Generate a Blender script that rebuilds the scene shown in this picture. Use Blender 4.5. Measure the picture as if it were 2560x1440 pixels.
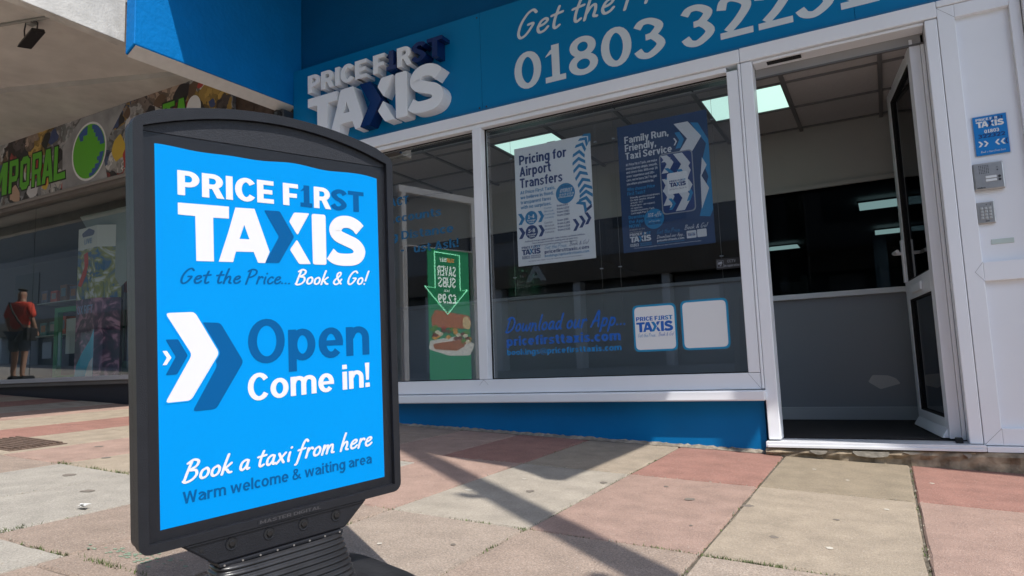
import bpy, bmesh, math, random
from mathutils import Vector, Matrix
random.seed(7)
for o in list(bpy.data.objects): bpy.data.objects.remove(o)
sc = bpy.context.scene; col = sc.collection
PI = math.pi
# ------------------------------------------------------------------ camera (X runs along the shop fronts, Y into the buildings, Z up)
cd = bpy.data.cameras.new('camera'); cam = bpy.data.objects.new('camera', cd); col.objects.link(cam)
cd.sensor_width = 36; cd.lens = 36*1725/2560; cd.clip_start = .05; cd.clip_end = 800
right = Vector((.87855084, .4762744, -.03620944)); up = Vector((.08530186, -.08185727, .9929869)); back = Vector((.46997023, -.8754782, -.11254286))
cam.matrix_world = Matrix(((right.x, up.x, back.x, 0), (right.y, up.y, back.y, 0), (right.z, up.z, back.z, 0), (0, 0, 0, 1)))
sc.camera = cam
# ------------------------------------------------------------------ sun and sky
SUN = Vector((.4354, -.3271, .8387))
w = bpy.data.worlds.new('World'); sc.world = w; w.use_nodes = True; nt = w.node_tree
sky = nt.nodes.new('ShaderNodeTexSky'); sky.sky_type = 'NISHITA'; sky.sun_disc = False
sky.sun_elevation = math.radians(57); sky.sun_rotation = math.atan2(SUN.x, SUN.y)
nt.links.new(sky.outputs[0], nt.nodes['Background'].inputs[0]); nt.nodes['Background'].inputs[1].default_value = .15
sl = bpy.data.lights.new('sun', 'SUN'); sl.energy = 3.0; sl.angle = math.radians(.5); sl.color = (1, .955, .89)
so = bpy.data.objects.new('sun', sl); col.objects.link(so); so.rotation_euler = SUN.to_track_quat('Z', 'Y').to_euler()
sc.view_settings.view_transform = 'Standard'; sc.view_settings.look = 'None'; sc.view_settings.gamma = 1
sc.view_settings.use_curve_mapping = False; sc.view_settings.exposure = .88
# ------------------------------------------------------------------ materials
def lin(c):
    return tuple((v/12.92 if v <= .04045 else ((v+.055)/1.055)**2.4) for v in c)
MATS = {}
def mat(name, color, rough=.5, metal=0, noise=0, nscale=8, bump=0, bscale=40, emit=0, spec=.5, speck=0, speckscale=220, speckcol=(.75, .72, .66), stain=0, vary=0, coat=0):
    if name in MATS: return MATS[name]
    m = bpy.data.materials.new(name); m.use_nodes = True; N = m.node_tree.nodes; K = m.node_tree.links
    p = N['Principled BSDF']; p.inputs['Roughness'].default_value = rough; p.inputs['Metallic'].default_value = metal
    p.inputs['Specular IOR Level'].default_value = spec; p.inputs['Coat Weight'].default_value = coat
    tc = N.new('ShaderNodeTexCoord')
    rgb = N.new('ShaderNodeRGB'); rgb.outputs[0].default_value = (*color, 1); out = rgb.outputs[0]
    def mul(out, fac_socket, lo, hi, amount=1.0):
        mr = N.new('ShaderNodeMapRange'); K.new(fac_socket, mr.inputs[0]); mr.inputs[3].default_value = lo; mr.inputs[4].default_value = hi
        mr.inputs[1].default_value = .3; mr.inputs[2].default_value = .7
        vm = N.new('ShaderNodeVectorMath'); vm.operation = 'SCALE'; K.new(out, vm.inputs[0]); K.new(mr.outputs[0], vm.inputs['Scale']); return vm.outputs[0]
    def noi(scale, detail=4):
        n = N.new('ShaderNodeTexNoise'); n.inputs['Scale'].default_value = scale; n.inputs['Detail'].default_value = detail; K.new(tc.outputs['Object'], n.inputs['Vector']); return n.outputs['Fac']
    if noise: out = mul(out, noi(nscale), 1-noise, 1+noise)
    if stain: out = mul(out, noi(min(nscale*.23, 9) if nscale > 40 else nscale*.23, 7), 1-stain, 1+stain*.6)
    if vary:
        oi = N.new('ShaderNodeObjectInfo'); mr = N.new('ShaderNodeMapRange'); K.new(oi.outputs['Random'], mr.inputs[0]); mr.inputs[3].default_value = 1-vary; mr.inputs[4].default_value = 1+vary
        vm = N.new('ShaderNodeVectorMath'); vm.operation = 'SCALE'; K.new(out, vm.inputs[0]); K.new(mr.outputs[0], vm.inputs['Scale']); out = vm.outputs[0]
    if speck:
        v = N.new('ShaderNodeTexVoronoi'); v.inputs['Scale'].default_value = speckscale; K.new(tc.outputs['Object'], v.inputs['Vector'])
        sep = N.new('ShaderNodeSeparateColor'); K.new(v.outputs['Color'], sep.inputs[0])
        for ch, lim, c2 in ((0, 1-speck, speckcol), (1, 1-speck, tuple(x*.22 for x in speckcol))):
            gt = N.new('ShaderNodeMath'); gt.operation = 'GREATER_THAN'; gt.inputs[1].default_value = lim; K.new(sep.outputs[ch], gt.inputs[0])
            lt = N.new('ShaderNodeMath'); lt.operation = 'LESS_THAN'; lt.inputs[1].default_value = .42; K.new(v.outputs['Distance'], lt.inputs[0])
            mm = N.new('ShaderNodeMath'); mm.operation = 'MULTIPLY'; K.new(gt.outputs[0], mm.inputs[0]); K.new(lt.outputs[0], mm.inputs[1])
            m2 = N.new('ShaderNodeMath'); m2.operation = 'MULTIPLY'; K.new(mm.outputs[0], m2.inputs[0]); m2.inputs[1].default_value = .6
            mx = N.new('ShaderNodeMix'); mx.data_type = 'RGBA'; K.new(m2.outputs[0], mx.inputs[0]); K.new(out, mx.inputs[6]); mx.inputs[7].default_value = (*c2, 1); out = mx.outputs[2]
    K.new(out, p.inputs['Base Color'])
    if emit: K.new(out, p.inputs['Emission Color']); p.inputs['Emission Strength'].default_value = emit
    if bump:
        b = N.new('ShaderNodeBump'); b.inputs['Strength'].default_value = bump; b.inputs['Distance'].default_value = .004
        K.new(noi(bscale, 5), b.inputs['Height']); K.new(b.outputs[0], p.inputs['Normal'])
    MATS[name] = m; return m
def glass(name, tint=(1, 1, 1), ior=1.5, gain=1.0, add=.0, rough=0):
    m = bpy.data.materials.new(name); m.use_nodes = True; N = m.node_tree.nodes; K = m.node_tree.links
    N.remove(N['Principled BSDF']); t = N.new('ShaderNodeBsdfTransparent'); t.inputs[0].default_value = (*tint, 1)
    g = N.new('ShaderNodeBsdfGlossy'); g.inputs['Roughness'].default_value = rough; f = N.new('ShaderNodeFresnel'); f.inputs[0].default_value = ior
    ma = N.new('ShaderNodeMath'); ma.operation = 'MULTIPLY_ADD'; ma.inputs[1].default_value = gain; ma.inputs[2].default_value = add; K.new(f.outputs[0], ma.inputs[0])
    ge = N.new('ShaderNodeNewGeometry'); iv = N.new('ShaderNodeMath'); iv.operation = 'SUBTRACT'; iv.inputs[0].default_value = 1; K.new(ge.outputs['Backfacing'], iv.inputs[1])   # the pane reflects once, at its outer face
    m5 = N.new('ShaderNodeMath'); m5.operation = 'MULTIPLY'; K.new(ma.outputs[0], m5.inputs[0]); K.new(iv.outputs[0], m5.inputs[1]); ma = m5
    mx = N.new('ShaderNodeMixShader'); K.new(ma.outputs[0], mx.inputs[0]); K.new(t.outputs[0], mx.inputs[1]); K.new(g.outputs[0], mx.inputs[2])
    K.new(mx.outputs[0], N['Material Output'].inputs[0]); MATS[name] = m; return m
upvc = mat('white_upvc', (.80, .82, .86), .33, noise=.02, nscale=3, stain=.03)
blue = mat('shaded_blue_paint', (.0, .095, .25), .6, spec=.15, noise=.05, nscale=5, bump=.5, bscale=55)  # upper wall blue, darkened to carry the shade under the roof
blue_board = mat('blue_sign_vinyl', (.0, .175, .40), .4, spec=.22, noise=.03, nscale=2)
blue_riser = mat('blue_riser_paint', (.0, .13, .34), .45, spec=.2, noise=.08, nscale=3, bump=.25, bscale=30)
navy = mat('navy_acrylic', (.004, .018, .10), .2)
navy_print = mat('navy_print', (.008, .035, .16), .4)
mid_print = mat('mid_blue_print', (.003, .11, .40), .4)
sky_print = mat('sky_blue_print', (.01, .26, .55), .4)
white_let = mat('white_acrylic', (.80, .83, .87), .3)
white_print = mat('white_print', (.74, .75, .76), .45)
grey_print = mat('grey_print', (.25, .27, .30), .5)
black_pl = mat('black_moulded_plastic', (.012, .013, .017), .45, spec=.3, noise=.12, nscale=30, bump=.3, bscale=420)
black_flat = mat('black_border', (.012, .013, .017), .4, spec=.25)
fan_pl = mat('textured_dark_plastic', (.022, .024, .030), .6, spec=.3, noise=.12, nscale=160, bump=.35, bscale=300)
rubber = mat('scuffed_black_rubber', (.02, .02, .022), .3, noise=.35, nscale=14, bump=.2, bscale=60)
screen_blue = mat('bright_blue_poster_paper', (.0, .25, .66), .6, spec=.05, noise=.02, nscale=1.5)
screen_navy = mat('deep_blue_poster_ink', (.0, .085, .26), .6, spec=.1)
screen_white = mat('white_poster_ink', (.66, .66, .67), .6, spec=.1)
dark = mat('dark_gap', (.008, .008, .009), .8)
steel = mat('brushed_steel', (.42, .41, .40), .38, metal=.8, noise=.06, nscale=40)
concrete = mat('weathered_white_concrete', (.56, .55, .52), .85, noise=.1, nscale=14, stain=.22, bump=.6, bscale=60)
soffit = mat('soffit_render', (.58, .555, .52), .9, noise=.05, nscale=9, stain=.12, bump=.3, bscale=90)
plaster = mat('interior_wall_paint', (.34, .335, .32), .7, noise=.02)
counter_m = mat('counter_laminate', (.24, .26, .29), .35, noise=.03, nscale=2)
tile_m = mat('ceiling_tile_board', (.36, .35, .35), .9, noise=.04, nscale=60, vary=.05)
grid_m = mat('ceiling_grid_metal', (.12, .12, .125), .5)
carpet = mat('dark_carpet', (.018, .016, .016), 1, noise=.5, nscale=180, bump=.8, bscale=300, speck=.05, speckscale=300, speckcol=(.2, .18, .17))
panel_light = mat('lit_panel', (.44, .66, .59), .5, emit=.8)
win_glass = glass('window_glass', (.93, .95, .96), 1.5, 1.9, .055)
shop_glass = glass('shop_window_glass', (.92, .96, .95), 1.5, 2.0, .025)
clear = glass('clear_cover', (1, 1, 1), 1.2, .12, rough=.1)
dark_glass = glass('dark_glass', (.35, .37, .40), 1.5, 1.0)
steel_dark = mat('dark_metal', (.06, .06, .065), .45, metal=.5)
# ------------------------------------------------------------------ mesh builder
class MB:
    def __init__(s): s.v = []; s.f = []
    def poly(s, pts, fn=None):
        i = len(s.v); s.v += [tuple(p) for p in pts]; s.f.append(tuple(range(i, i+len(pts)))); return s
    def box(s, x0, x1, y0, y1, z0, z1):
        i = len(s.v)
        s.v += [(x0, y0, z0), (x1, y0, z0), (x1, y1, z0), (x0, y1, z0), (x0, y0, z1), (x1, y0, z1), (x1, y1, z1), (x0, y1, z1)]
        s.f += [tuple(i+k for k in q) for q in ((0, 3, 2, 1), (4, 5, 6, 7), (0, 1, 5, 4), (1, 2, 6, 5), (2, 3, 7, 6), (3, 0, 4, 7))]; return s
    def prism(s, pts, y0, y1, bev=0):      # outline in (x, z), from y0 (front) to y1 (back)
        n = len(pts); i = len(s.v)
        if bev:
            c = Vector((sum(p[0] for p in pts)/n, sum(p[1] for p in pts)/n))
            ins = inset(pts, bev)
            s.v += [(p[0], y0, p[1]) for p in ins]+[(p[0], y0+bev, p[1]) for p in pts]+[(p[0], y1, p[1]) for p in pts]
            s.f.append(tuple(range(i, i+n))); s.f.append(tuple(range(i+3*n-1, i+2*n-1, -1)))
            for r in (0, n):
                for k in range(n): a = i+r+k; b = i+r+(k+1) % n; s.f.append((b, a, a+n, b+n))
            return s
        s.v += [(p[0], y0, p[1]) for p in pts]+[(p[0], y1, p[1]) for p in pts]
        s.f.append(tuple(range(i, i+n))); s.f.append(tuple(range(i+2*n-1, i+n-1, -1)))
        for k in range(n): a = i+k; b = i+(k+1) % n; s.f.append((b, a, a+n, b+n))
        return s
    def hprism(s, pts, z0, z1):            # outline in (x, y)
        n = len(pts); i = len(s.v)
        s.v += [(p[0], p[1], z0) for p in pts]+[(p[0], p[1], z1) for p in pts]
        s.f.append(tuple(range(i+n-1, i-1, -1))); s.f.append(tuple(range(i+n, i+2*n)))
        for k in range(n): a = i+k; b = i+(k+1) % n; s.f.append((a, b, b+n, a+n))
        return s
    def tube(s, path, r, n=8, cap=True):
        P = [Vector(p) for p in path]; rings = []
        for k, p in enumerate(P):
            t = (P[min(k+1, len(P)-1)]-P[max(k-1, 0)]).normalized(); a = t.orthogonal().normalized() if k == 0 else (a0-a0.dot(t)*t).normalized(); a0 = a; b = t.cross(a)
            rr = r[k] if isinstance(r, (list, tuple)) else r
            i = len(s.v); s.v += [tuple(p+(a*math.cos(q*2*PI/n)+b*math.sin(q*2*PI/n))*rr) for q in range(n)]; rings.append(i)
        for i, j in zip(rings, rings[1:]):
            for q in range(n): s.f.append((i+q, i+(q+1) % n, j+(q+1) % n, j+q))
        if cap: s.f.append(tuple(rings[0]+q for q in range(n-1, -1, -1))); s.f.append(tuple(rings[-1]+q for q in range(n)))
        return s
    def build(s, name, material, parent=None, bevel=0, smooth=False, seg=2):
        me = bpy.data.meshes.new(name); me.from_pydata(s.v, [], s.f); me.materials.append(material)
        bm = bmesh.new(); bm.from_mesh(me)
        if bevel:
            es = [e for e in bm.edges if len(e.link_faces) == 2 and e.calc_face_angle(0) > .6]
            bmesh.ops.bevel(bm, geom=es, offset=bevel, segments=seg, affect='EDGES', clamp_overlap=True, profile=.5)
        bmesh.ops.recalc_face_normals(bm, faces=bm.faces) if bevel else None
        bm.to_mesh(me); bm.free()
        if smooth:
            for p in me.polygons: p.use_smooth = True
        o = bpy.data.objects.new(name, me); col.objects.link(o); o.parent = parent; return o
def inset(pts, d):
    n = len(pts); A = sum(pts[k][0]*pts[(k+1) % n][1]-pts[(k+1) % n][0]*pts[k][1] for k in range(n)); sg = 1 if A > 0 else -1; out = []
    for k in range(n):
        a, b, c = Vector(pts[k-1]), Vector(pts[k]), Vector(pts[(k+1) % n])
        t1 = (b-a).normalized(); t2 = (c-b).normalized(); n1 = Vector((-t1.y, t1.x))*sg; n2 = Vector((-t2.y, t2.x))*sg
        m = n1+n2; m = m/max(.35, m.length_squared)*2 if m.length > 1e-6 else n1
        out.append(tuple(b+m*d*(1 if m.length < 3 else .5)))
    return out
def round_poly(pts, r, seg=3):
    out = []; n = len(pts)
    for k in range(n):
        a, b, c = Vector(pts[k-1]), Vector(pts[k]), Vector(pts[(k+1) % n]); u = a-b; v = c-b
        d = min(r, u.length*.45, v.length*.45); p = b+u.normalized()*d; q = b+v.normalized()*d
        for s in range(seg+1):
            t = s/seg; out.append(tuple((1-t)**2*p+2*t*(1-t)*b+t*t*q))
    return out
def rrect(x0, x1, z0, z1, r, seg=4): return round_poly([(x0, z0), (x1, z0), (x1, z1), (x0, z1)], r, seg)
def tag(o, label=None, cat=None, group=None, kind=None):
    for k, v in (('label', label), ('category', cat), ('group', group), ('kind', kind)):
        if v: o[k] = v
    return o
def empty(name, label, cat, loc=(0, 0, 0), group=None, rot=None):
    o = bpy.data.objects.new(name, None); col.objects.link(o); o.empty_display_size = .1
    if rot is not None: o.matrix_world = Matrix.Translation(loc) @ rot.to_4x4()
    else: o.location = loc
    return tag(o, label, cat, group)
def shift(mb, d):
    mb.v = [(x-d[0], y-d[1], z-d[2]) for x, y, z in mb.v]; return mb
def structure(o): o['kind'] = 'structure'; return o
# ------------------------------------------------------------------ lettering: ribbons drawn along centre lines
def cr(pts, n=5, closed=False):
    P = [Vector(p) for p in pts]; out = []; m = len(P)
    rng = range(m if closed else m-1)
    for i in rng:
        p1, p2 = P[i], P[(i+1) % m]
        p0 = P[i-1] if (closed or i > 0) else p1*2-p2; p3 = P[(i+2) % m] if (closed or i < m-2) else p2*2-p1
        for k in range(n):
            t = k/n; out.append(.5*((2*p1)+(p2-p0)*t+(2*p0-5*p1+4*p2-p3)*t*t+(3*p1-p0-3*p2+p3)*t**3))
    if not closed: out.append(P[-1])
    return out
def arc(cx, cy, rx, ry, a0, a1, n=14):
    return [Vector((cx+rx*math.cos(math.radians(a0+(a1-a0)*k/n)), cy+ry*math.sin(math.radians(a0+(a1-a0)*k/n)))) for k in range(n+1)]
def ribbon(pts, hv, hh, closed=False, round_=False):
    P = [Vector(p) for p in pts]; n = len(P); L = []; R_ = []
    for i in range(n):
        a = P[i-1] if (closed or i > 0) else P[i]; b = P[(i+1) % n] if (closed or i < n-1) else P[i]
        t = (b-a); t = t.normalized() if t.length > 1e-9 else Vector((1, 0)); nx, ny = -t.y, t.x
        h = math.sqrt((hv*nx)**2+(hh*ny)**2); L.append(P[i]+Vector((nx, ny))*h); R_.append(P[i]-Vector((nx, ny))*h)
    quads = [[R_[i], R_[(i+1) % n], L[(i+1) % n], L[i]] for i in range(n if closed else n-1)]
    if round_:
        quads = [[P[0]+Vector((math.cos(k*PI/4), math.sin(k*PI/4)))*hv*1.0 for k in range(8)]]+quads+[[P[-1]+Vector((math.cos(k*PI/4), math.sin(k*PI/4)))*hv for k in range(8)]]
    return quads
XH = .735
def grot(ch, wv=.205, wh=.172):
    """pieces (each a list of convex polygons) and width of one bold grotesque letter, cap height 1"""
    v, h = wv/2, wh/2; out = []
    def bar(x0, x1, y0, y1): out.append([[Vector((x0, y0)), Vector((x1, y0)), Vector((x1, y1)), Vector((x0, y1))]])
    def P(*p): out.append([[Vector(q) for q in p]])
    def rib(p, closed=False, s=1): out.append(ribbon(p, v*s, h*s, closed))
    def ring(x0, x1, y0, y1, e=0): rib(arc((x0+x1)/2, (y0+y1)/2, (x1-x0)/2-v, (y1-y0)/2-h, 0, 360, 24)[:-1], True)
    def sarc(x0, x1, y0, y1, a0, a1): rib(arc((x0+x1)/2, (y0+y1)/2, (x1-x0)/2-v, (y1-y0)/2-h, a0, a1, 18))
    def bowl(W, y0, y1):
        ry = (y1-y0)/2-h; cx = W-v-min(ry, W*.42)
        rib([Vector((v, y1-h))]+arc(cx, (y0+y1)/2, W-v-cx, ry, 90, -90, 12)+[Vector((v, y0+h))])
    def S(W, H, y=0):
        rib(cr([(v*.55, y+H*.25), (W*.26, y+h*1.15), (W*.56, y+h), (W-v, y+H*.265), (W*.60, y+H*.465), (W*.37, y+H*.55), (v, y+H*.745), (W*.44, y+H-h), (W*.74, y+H-h*1.25), (W-v*.7, y+H*.765)], 6))
    W = .6
    if ch == 'P': W = .68; bar(0, wv, 0, 1); bowl(W, .34, 1)
    elif ch == 'R': W = .70; bar(0, wv, 0, 1); bowl(W-.02, .37, 1); P((.30, .42), (.52, .46), (W+.02, 0), (W-.22, 0))
    elif ch == 'I': W = wv; bar(0, wv, 0, 1)
    elif ch == 'C': W = .74; sarc(0, W+.02, -.015, 1.015, 36, 324); W = .69
    elif ch == 'G': W = .76; sarc(0, W+.02, -.015, 1.015, 38, 345); bar(W*.52, W-.01, .36, .36+wh)
    elif ch == 'E': W = .60; bar(0, wv, 0, 1); bar(.1, W, 1-wh, 1); bar(.1, W-.05, .5-h, .5+h); bar(.1, W, 0, wh)
    elif ch == 'F': W = .57; bar(0, wv, 0, 1); bar(.1, W, 1-wh, 1); bar(.1, W-.05, .46-h, .46+h)
    elif ch == 'L': W = .55; bar(0, wv, 0, 1); bar(.1, W, 0, wh)
    elif ch == 'H': W = .70; bar(0, wv, 0, 1); bar(W-wv, W, 0, 1); bar(.1, W-.1, .5-h, .5+h)
    elif ch == 'D': W = .72; bar(0, wv, 0, 1); bowl(W, 0, 1)
    elif ch == 'B': W = .68; bar(0, wv, 0, 1); bowl(W-.04, .46, 1); bowl(W, 0, .54)
    elif ch == 'S': W = .66; S(W, 1)
    elif ch == 'T': W = .64; bar(0, W, 1-wh, 1); bar(W/2-v, W/2+v, 0, 1-wh*.5)
    elif ch == '1': W = .50; bar(W/2-v+.02, W/2+v+.02, .05, 1); P((.02, .70), (.14, .86), (W/2+v, 1), (W/2, .80)); bar(.02, W, 0, wh)
    elif ch == 'A': W = .76; k = .02; P((0, 0), (wv*1.08, 0), (W/2+v*.9, 1), (W/2-v*.9, 1)); P((W-wv*1.08, 0), (W, 0), (W/2+v*.9, 1), (W/2-v*.9, 1)); bar(W*.24, W*.76, .2, .2+wh)
    elif ch == 'V': W = .74; P((W/2-v*.9, 0), (W/2+v*.9, 0), (wv*1.08, 1), (0, 1)); P((W/2-v*.9, 0), (W/2+v*.9, 0), (W, 1), (W-wv*1.08, 1))
    elif ch == 'Y': W = .72; P((W/2-v, .38), (W/2+v, .38), (wv*1.1, 1), (0, 1)); P((W/2-v, .38), (W/2+v, .38), (W, 1), (W-wv*1.1, 1)); bar(W/2-v, W/2+v, 0, .4)
    elif ch == 'X': W = .74; P((0, 0), (wv*1.15, 0), (W, 1), (W-wv*1.15, 1)); P((W-wv*1.15, 0), (W, 0), (wv*1.15, 1), (0, 1))
    elif ch == 'W': W = 1.06; a = W*.27; b = W*.73; P((a-v*.9, 0), (a+v*.9, 0), (wv, 1), (0, 1)); P((a-v*.9, 0), (a+v*.9, 0), (W/2+v*.8, 1), (W/2-v*.8, 1)); P((b-v*.9, 0), (b+v*.9, 0), (W/2+v*.8, 1), (W/2-v*.8, 1)); P((b-v*.9, 0), (b+v*.9, 0), (W, 1), (W-wv, 1))
    elif ch == 'M': W = .86; bar(0, wv, 0, 1); bar(W-wv, W, 0, 1); P((W/2-v*.8, .2), (W/2+v*.8, .2), (wv, 1), (0, 1)); P((W/2-v*.8, .2), (W/2+v*.8, .2), (W, 1), (W-wv, 1))
    elif ch == 'N': W = .72; bar(0, wv, 0, 1); bar(W-wv, W, 0, 1); P((W-wv*1.1, 0), (W, 0), (wv*1.1, 1), (0, 1))
    elif ch == 'U': W = .70; rib([Vector((v, 1))]+arc(W/2, .33, W/2-v, .33-h+.015, 180, 360, 12)+[Vector((W-v, 1))])
    elif ch in 'O': W = .80; ring(0, W, -.015, 1.015)
    elif ch == '0': W = .66; ring(0, W, -.015, 1.015)
    elif ch == '2': W = .62; rib(cr([(v*.7, .70), (W*.2, .90), (W*.5, 1-h), (W-v, .72), (W*.62, .42), (W*.25, .16)], 6)); bar(.02, W, 0, wh)
    elif ch == '3': W = .62; rib(cr([(v*.6, .80), (W*.25, .95-h*.3), (W*.55, 1-h), (W-v-.02, .76), (W*.62, .57), (W*.38, .53)], 6)); rib(cr([(W*.36, .535), (W*.62, .52), (W-v, .29), (W*.5, h), (W*.22, h*1.3), (v*.5, .24)], 6))
    elif ch == '4': W = .66; bar(W*.56-v*.3, W*.56+v*1.7, 0, 1); bar(0, W, .21, .21+wh*.9); P((0, .25), (.2, .3), (W*.56+v, 1), (W*.5, 1))
    elif ch == '5': W = .62; bar(.07, W-.03, 1-wh, 1); bar(.07, .07+wv*.9, .48, 1); rib(cr([(.12, .50), (W*.5, .62-h*.3), (W-v, .33), (W*.5, h), (W*.2, h*1.3), (v*.5, .24)], 6))
    elif ch == '6': W = .64; ring(0, W, -.015, .64); rib(cr([(v, .33), (v+.02, .62), (W*.45, 1-h), (W-v, .82)], 6))
    elif ch == '9': W = .64; ring(0, W, .36, 1.015); rib(cr([(W-v, .67), (W-v-.02, .38), (W*.5, h), (v*.6, .18)], 6))
    elif ch == '7': W = .58; bar(0, W, 1-wh, 1); P((.12, 0), (.12+wv*1.1, 0), (W, .95), (W-wv*1.1, .95))
    elif ch == '8': W = .66; ring(.03, W-.03, .46, 1.015); ring(0, W, -.015, .56)
    elif ch == 'a': W = .60; rib(cr([(v*.7, .56), (W*.28, XH-h*1.1), (W*.55, XH-h), (W-v, .50), (W-v, .30)], 5)); bar(W-wv, W, 0, .45); rib(cr([(W-v, .44), (W*.5, .43), (v, .22), (W*.36, h*.9), (W*.62, .13), (W-v, .26)], 5), s=.88)
    elif ch == 'b': W = .64; bar(0, wv, 0, 1.02); ring(.02, W, -.015, XH+.015)
    elif ch == 'c': W = .58; sarc(0, W+.02, -.015, XH+.015, 40, 320); W = .53
    elif ch == 'd': W = .64; bar(W-wv, W, 0, 1.02); ring(0, W-.02, -.015, XH+.015)
    elif ch == 'e': W = .62; sarc(0, W, -.015, XH+.015, -14, 318); bar(v, W-v*.6, XH/2-h*.85, XH/2+h*.75)
    elif ch == 'f': W = .42; rib(cr([(.2, 0), (.2, .55), (.22, .84), (W-.02, 1.02-h)], 5)); bar(0, W-.03, XH-wh*.9, XH)
    elif ch == 'g': W = .64; bar(W-wv, W, -.03, XH); ring(0, W-.02, .0, XH+.015); rib(cr([(W-v, 0), (W*.62, -.26+h*.3), (W*.36, -.26+h*.2), (.08, -.16)], 5))
    elif ch == 'h': W = .62; bar(0, wv, 0, 1.02); rib([Vector((v, XH*.62))]+arc(W/2+.02, XH-.28, W/2-v-.02, .28-h+.01, 165, 0, 10)+[Vector((W-v, 0))])
    elif ch == 'i': W = wv; bar(0, wv, 0, XH); bar(0, wv, .84, 1.02)
    elif ch == 'j': W = wv; bar(0, wv, -.2, XH); bar(0, wv, .84, 1.02)
    elif ch == 'k': W = .62; bar(0, wv, 0, 1.02); P((.14, .22), (.2, .42), (W-.02, XH), (W-.25, XH)); P((.28, .44), (.44, .50), (W+.02, 0), (W-.24, 0))
    elif ch == 'l': W = wv; bar(0, wv, 0, 1.02)
    elif ch == 'm':
        W = .96; bar(0, wv, 0, XH); q = (W-wv)/2
        for x in (0, q): rib([Vector((x+v, XH*.6))]+arc(x+(q+wv)/2+.01, XH-.24, q/2-.01, .24-h+.01, 165, 0, 8)+[Vector((x+q+v, 0))])
    elif ch == 'n': W = .62; bar(0, wv, 0, XH); rib([Vector((v, XH*.62))]+arc(W/2+.02, XH-.28, W/2-v-.02, .28-h+.01, 165, 0, 10)+[Vector((W-v, 0))])
    elif ch == 'u': W = .62; bar(W-wv, W, 0, XH); rib([Vector((v, XH))]+arc(W/2-.02, .28, W/2-v-.02, .28-h+.01, 180, 345, 10)+[Vector((W-v, XH*.4))])
    elif ch == 'o': W = .64; ring(0, W, -.015, XH+.015)
    elif ch == 'p': W = .64; bar(0, wv, -.26, XH); ring(.02, W, -.015, XH+.015)
    elif ch == 'q': W = .64; bar(W-wv, W, -.26, XH); ring(0, W-.02, -.015, XH+.015)
    elif ch == 'r': W = .42; bar(0, wv, 0, XH); rib(cr([(v, .42), (.17, XH-.14), (W, XH-h*1.1)], 5))
    elif ch == 's': W = .54; out.append(ribbon(cr([(v*.5, XH*.24), (W*.26, h*.95), (W*.55, h*.85), (W-v*.9, XH*.27), (W*.58, XH*.46), (W*.38, XH*.55), (v*.9, XH*.75), (W*.46, XH-h*.85), (W*.76, XH-h*1.2), (W-v*.7, XH*.77)], 6), v*.86, h*.8))
    elif ch == 't': W = .42; rib(cr([(.19, .94), (.19, .5), (.20, .2), (.30, h*.9), (W, h*.95)], 5)); bar(0, W-.02, XH-wh*.9, XH)
    elif ch == 'v': W = .60; P((W/2-v*.85, 0), (W/2+v*.85, 0), (wv*1.05, XH), (0, XH)); P((W/2-v*.85, 0), (W/2+v*.85, 0), (W, XH), (W-wv*1.05, XH))
    elif ch == 'w':
        W = .92; a = W*.27; b = W*.73
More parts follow.
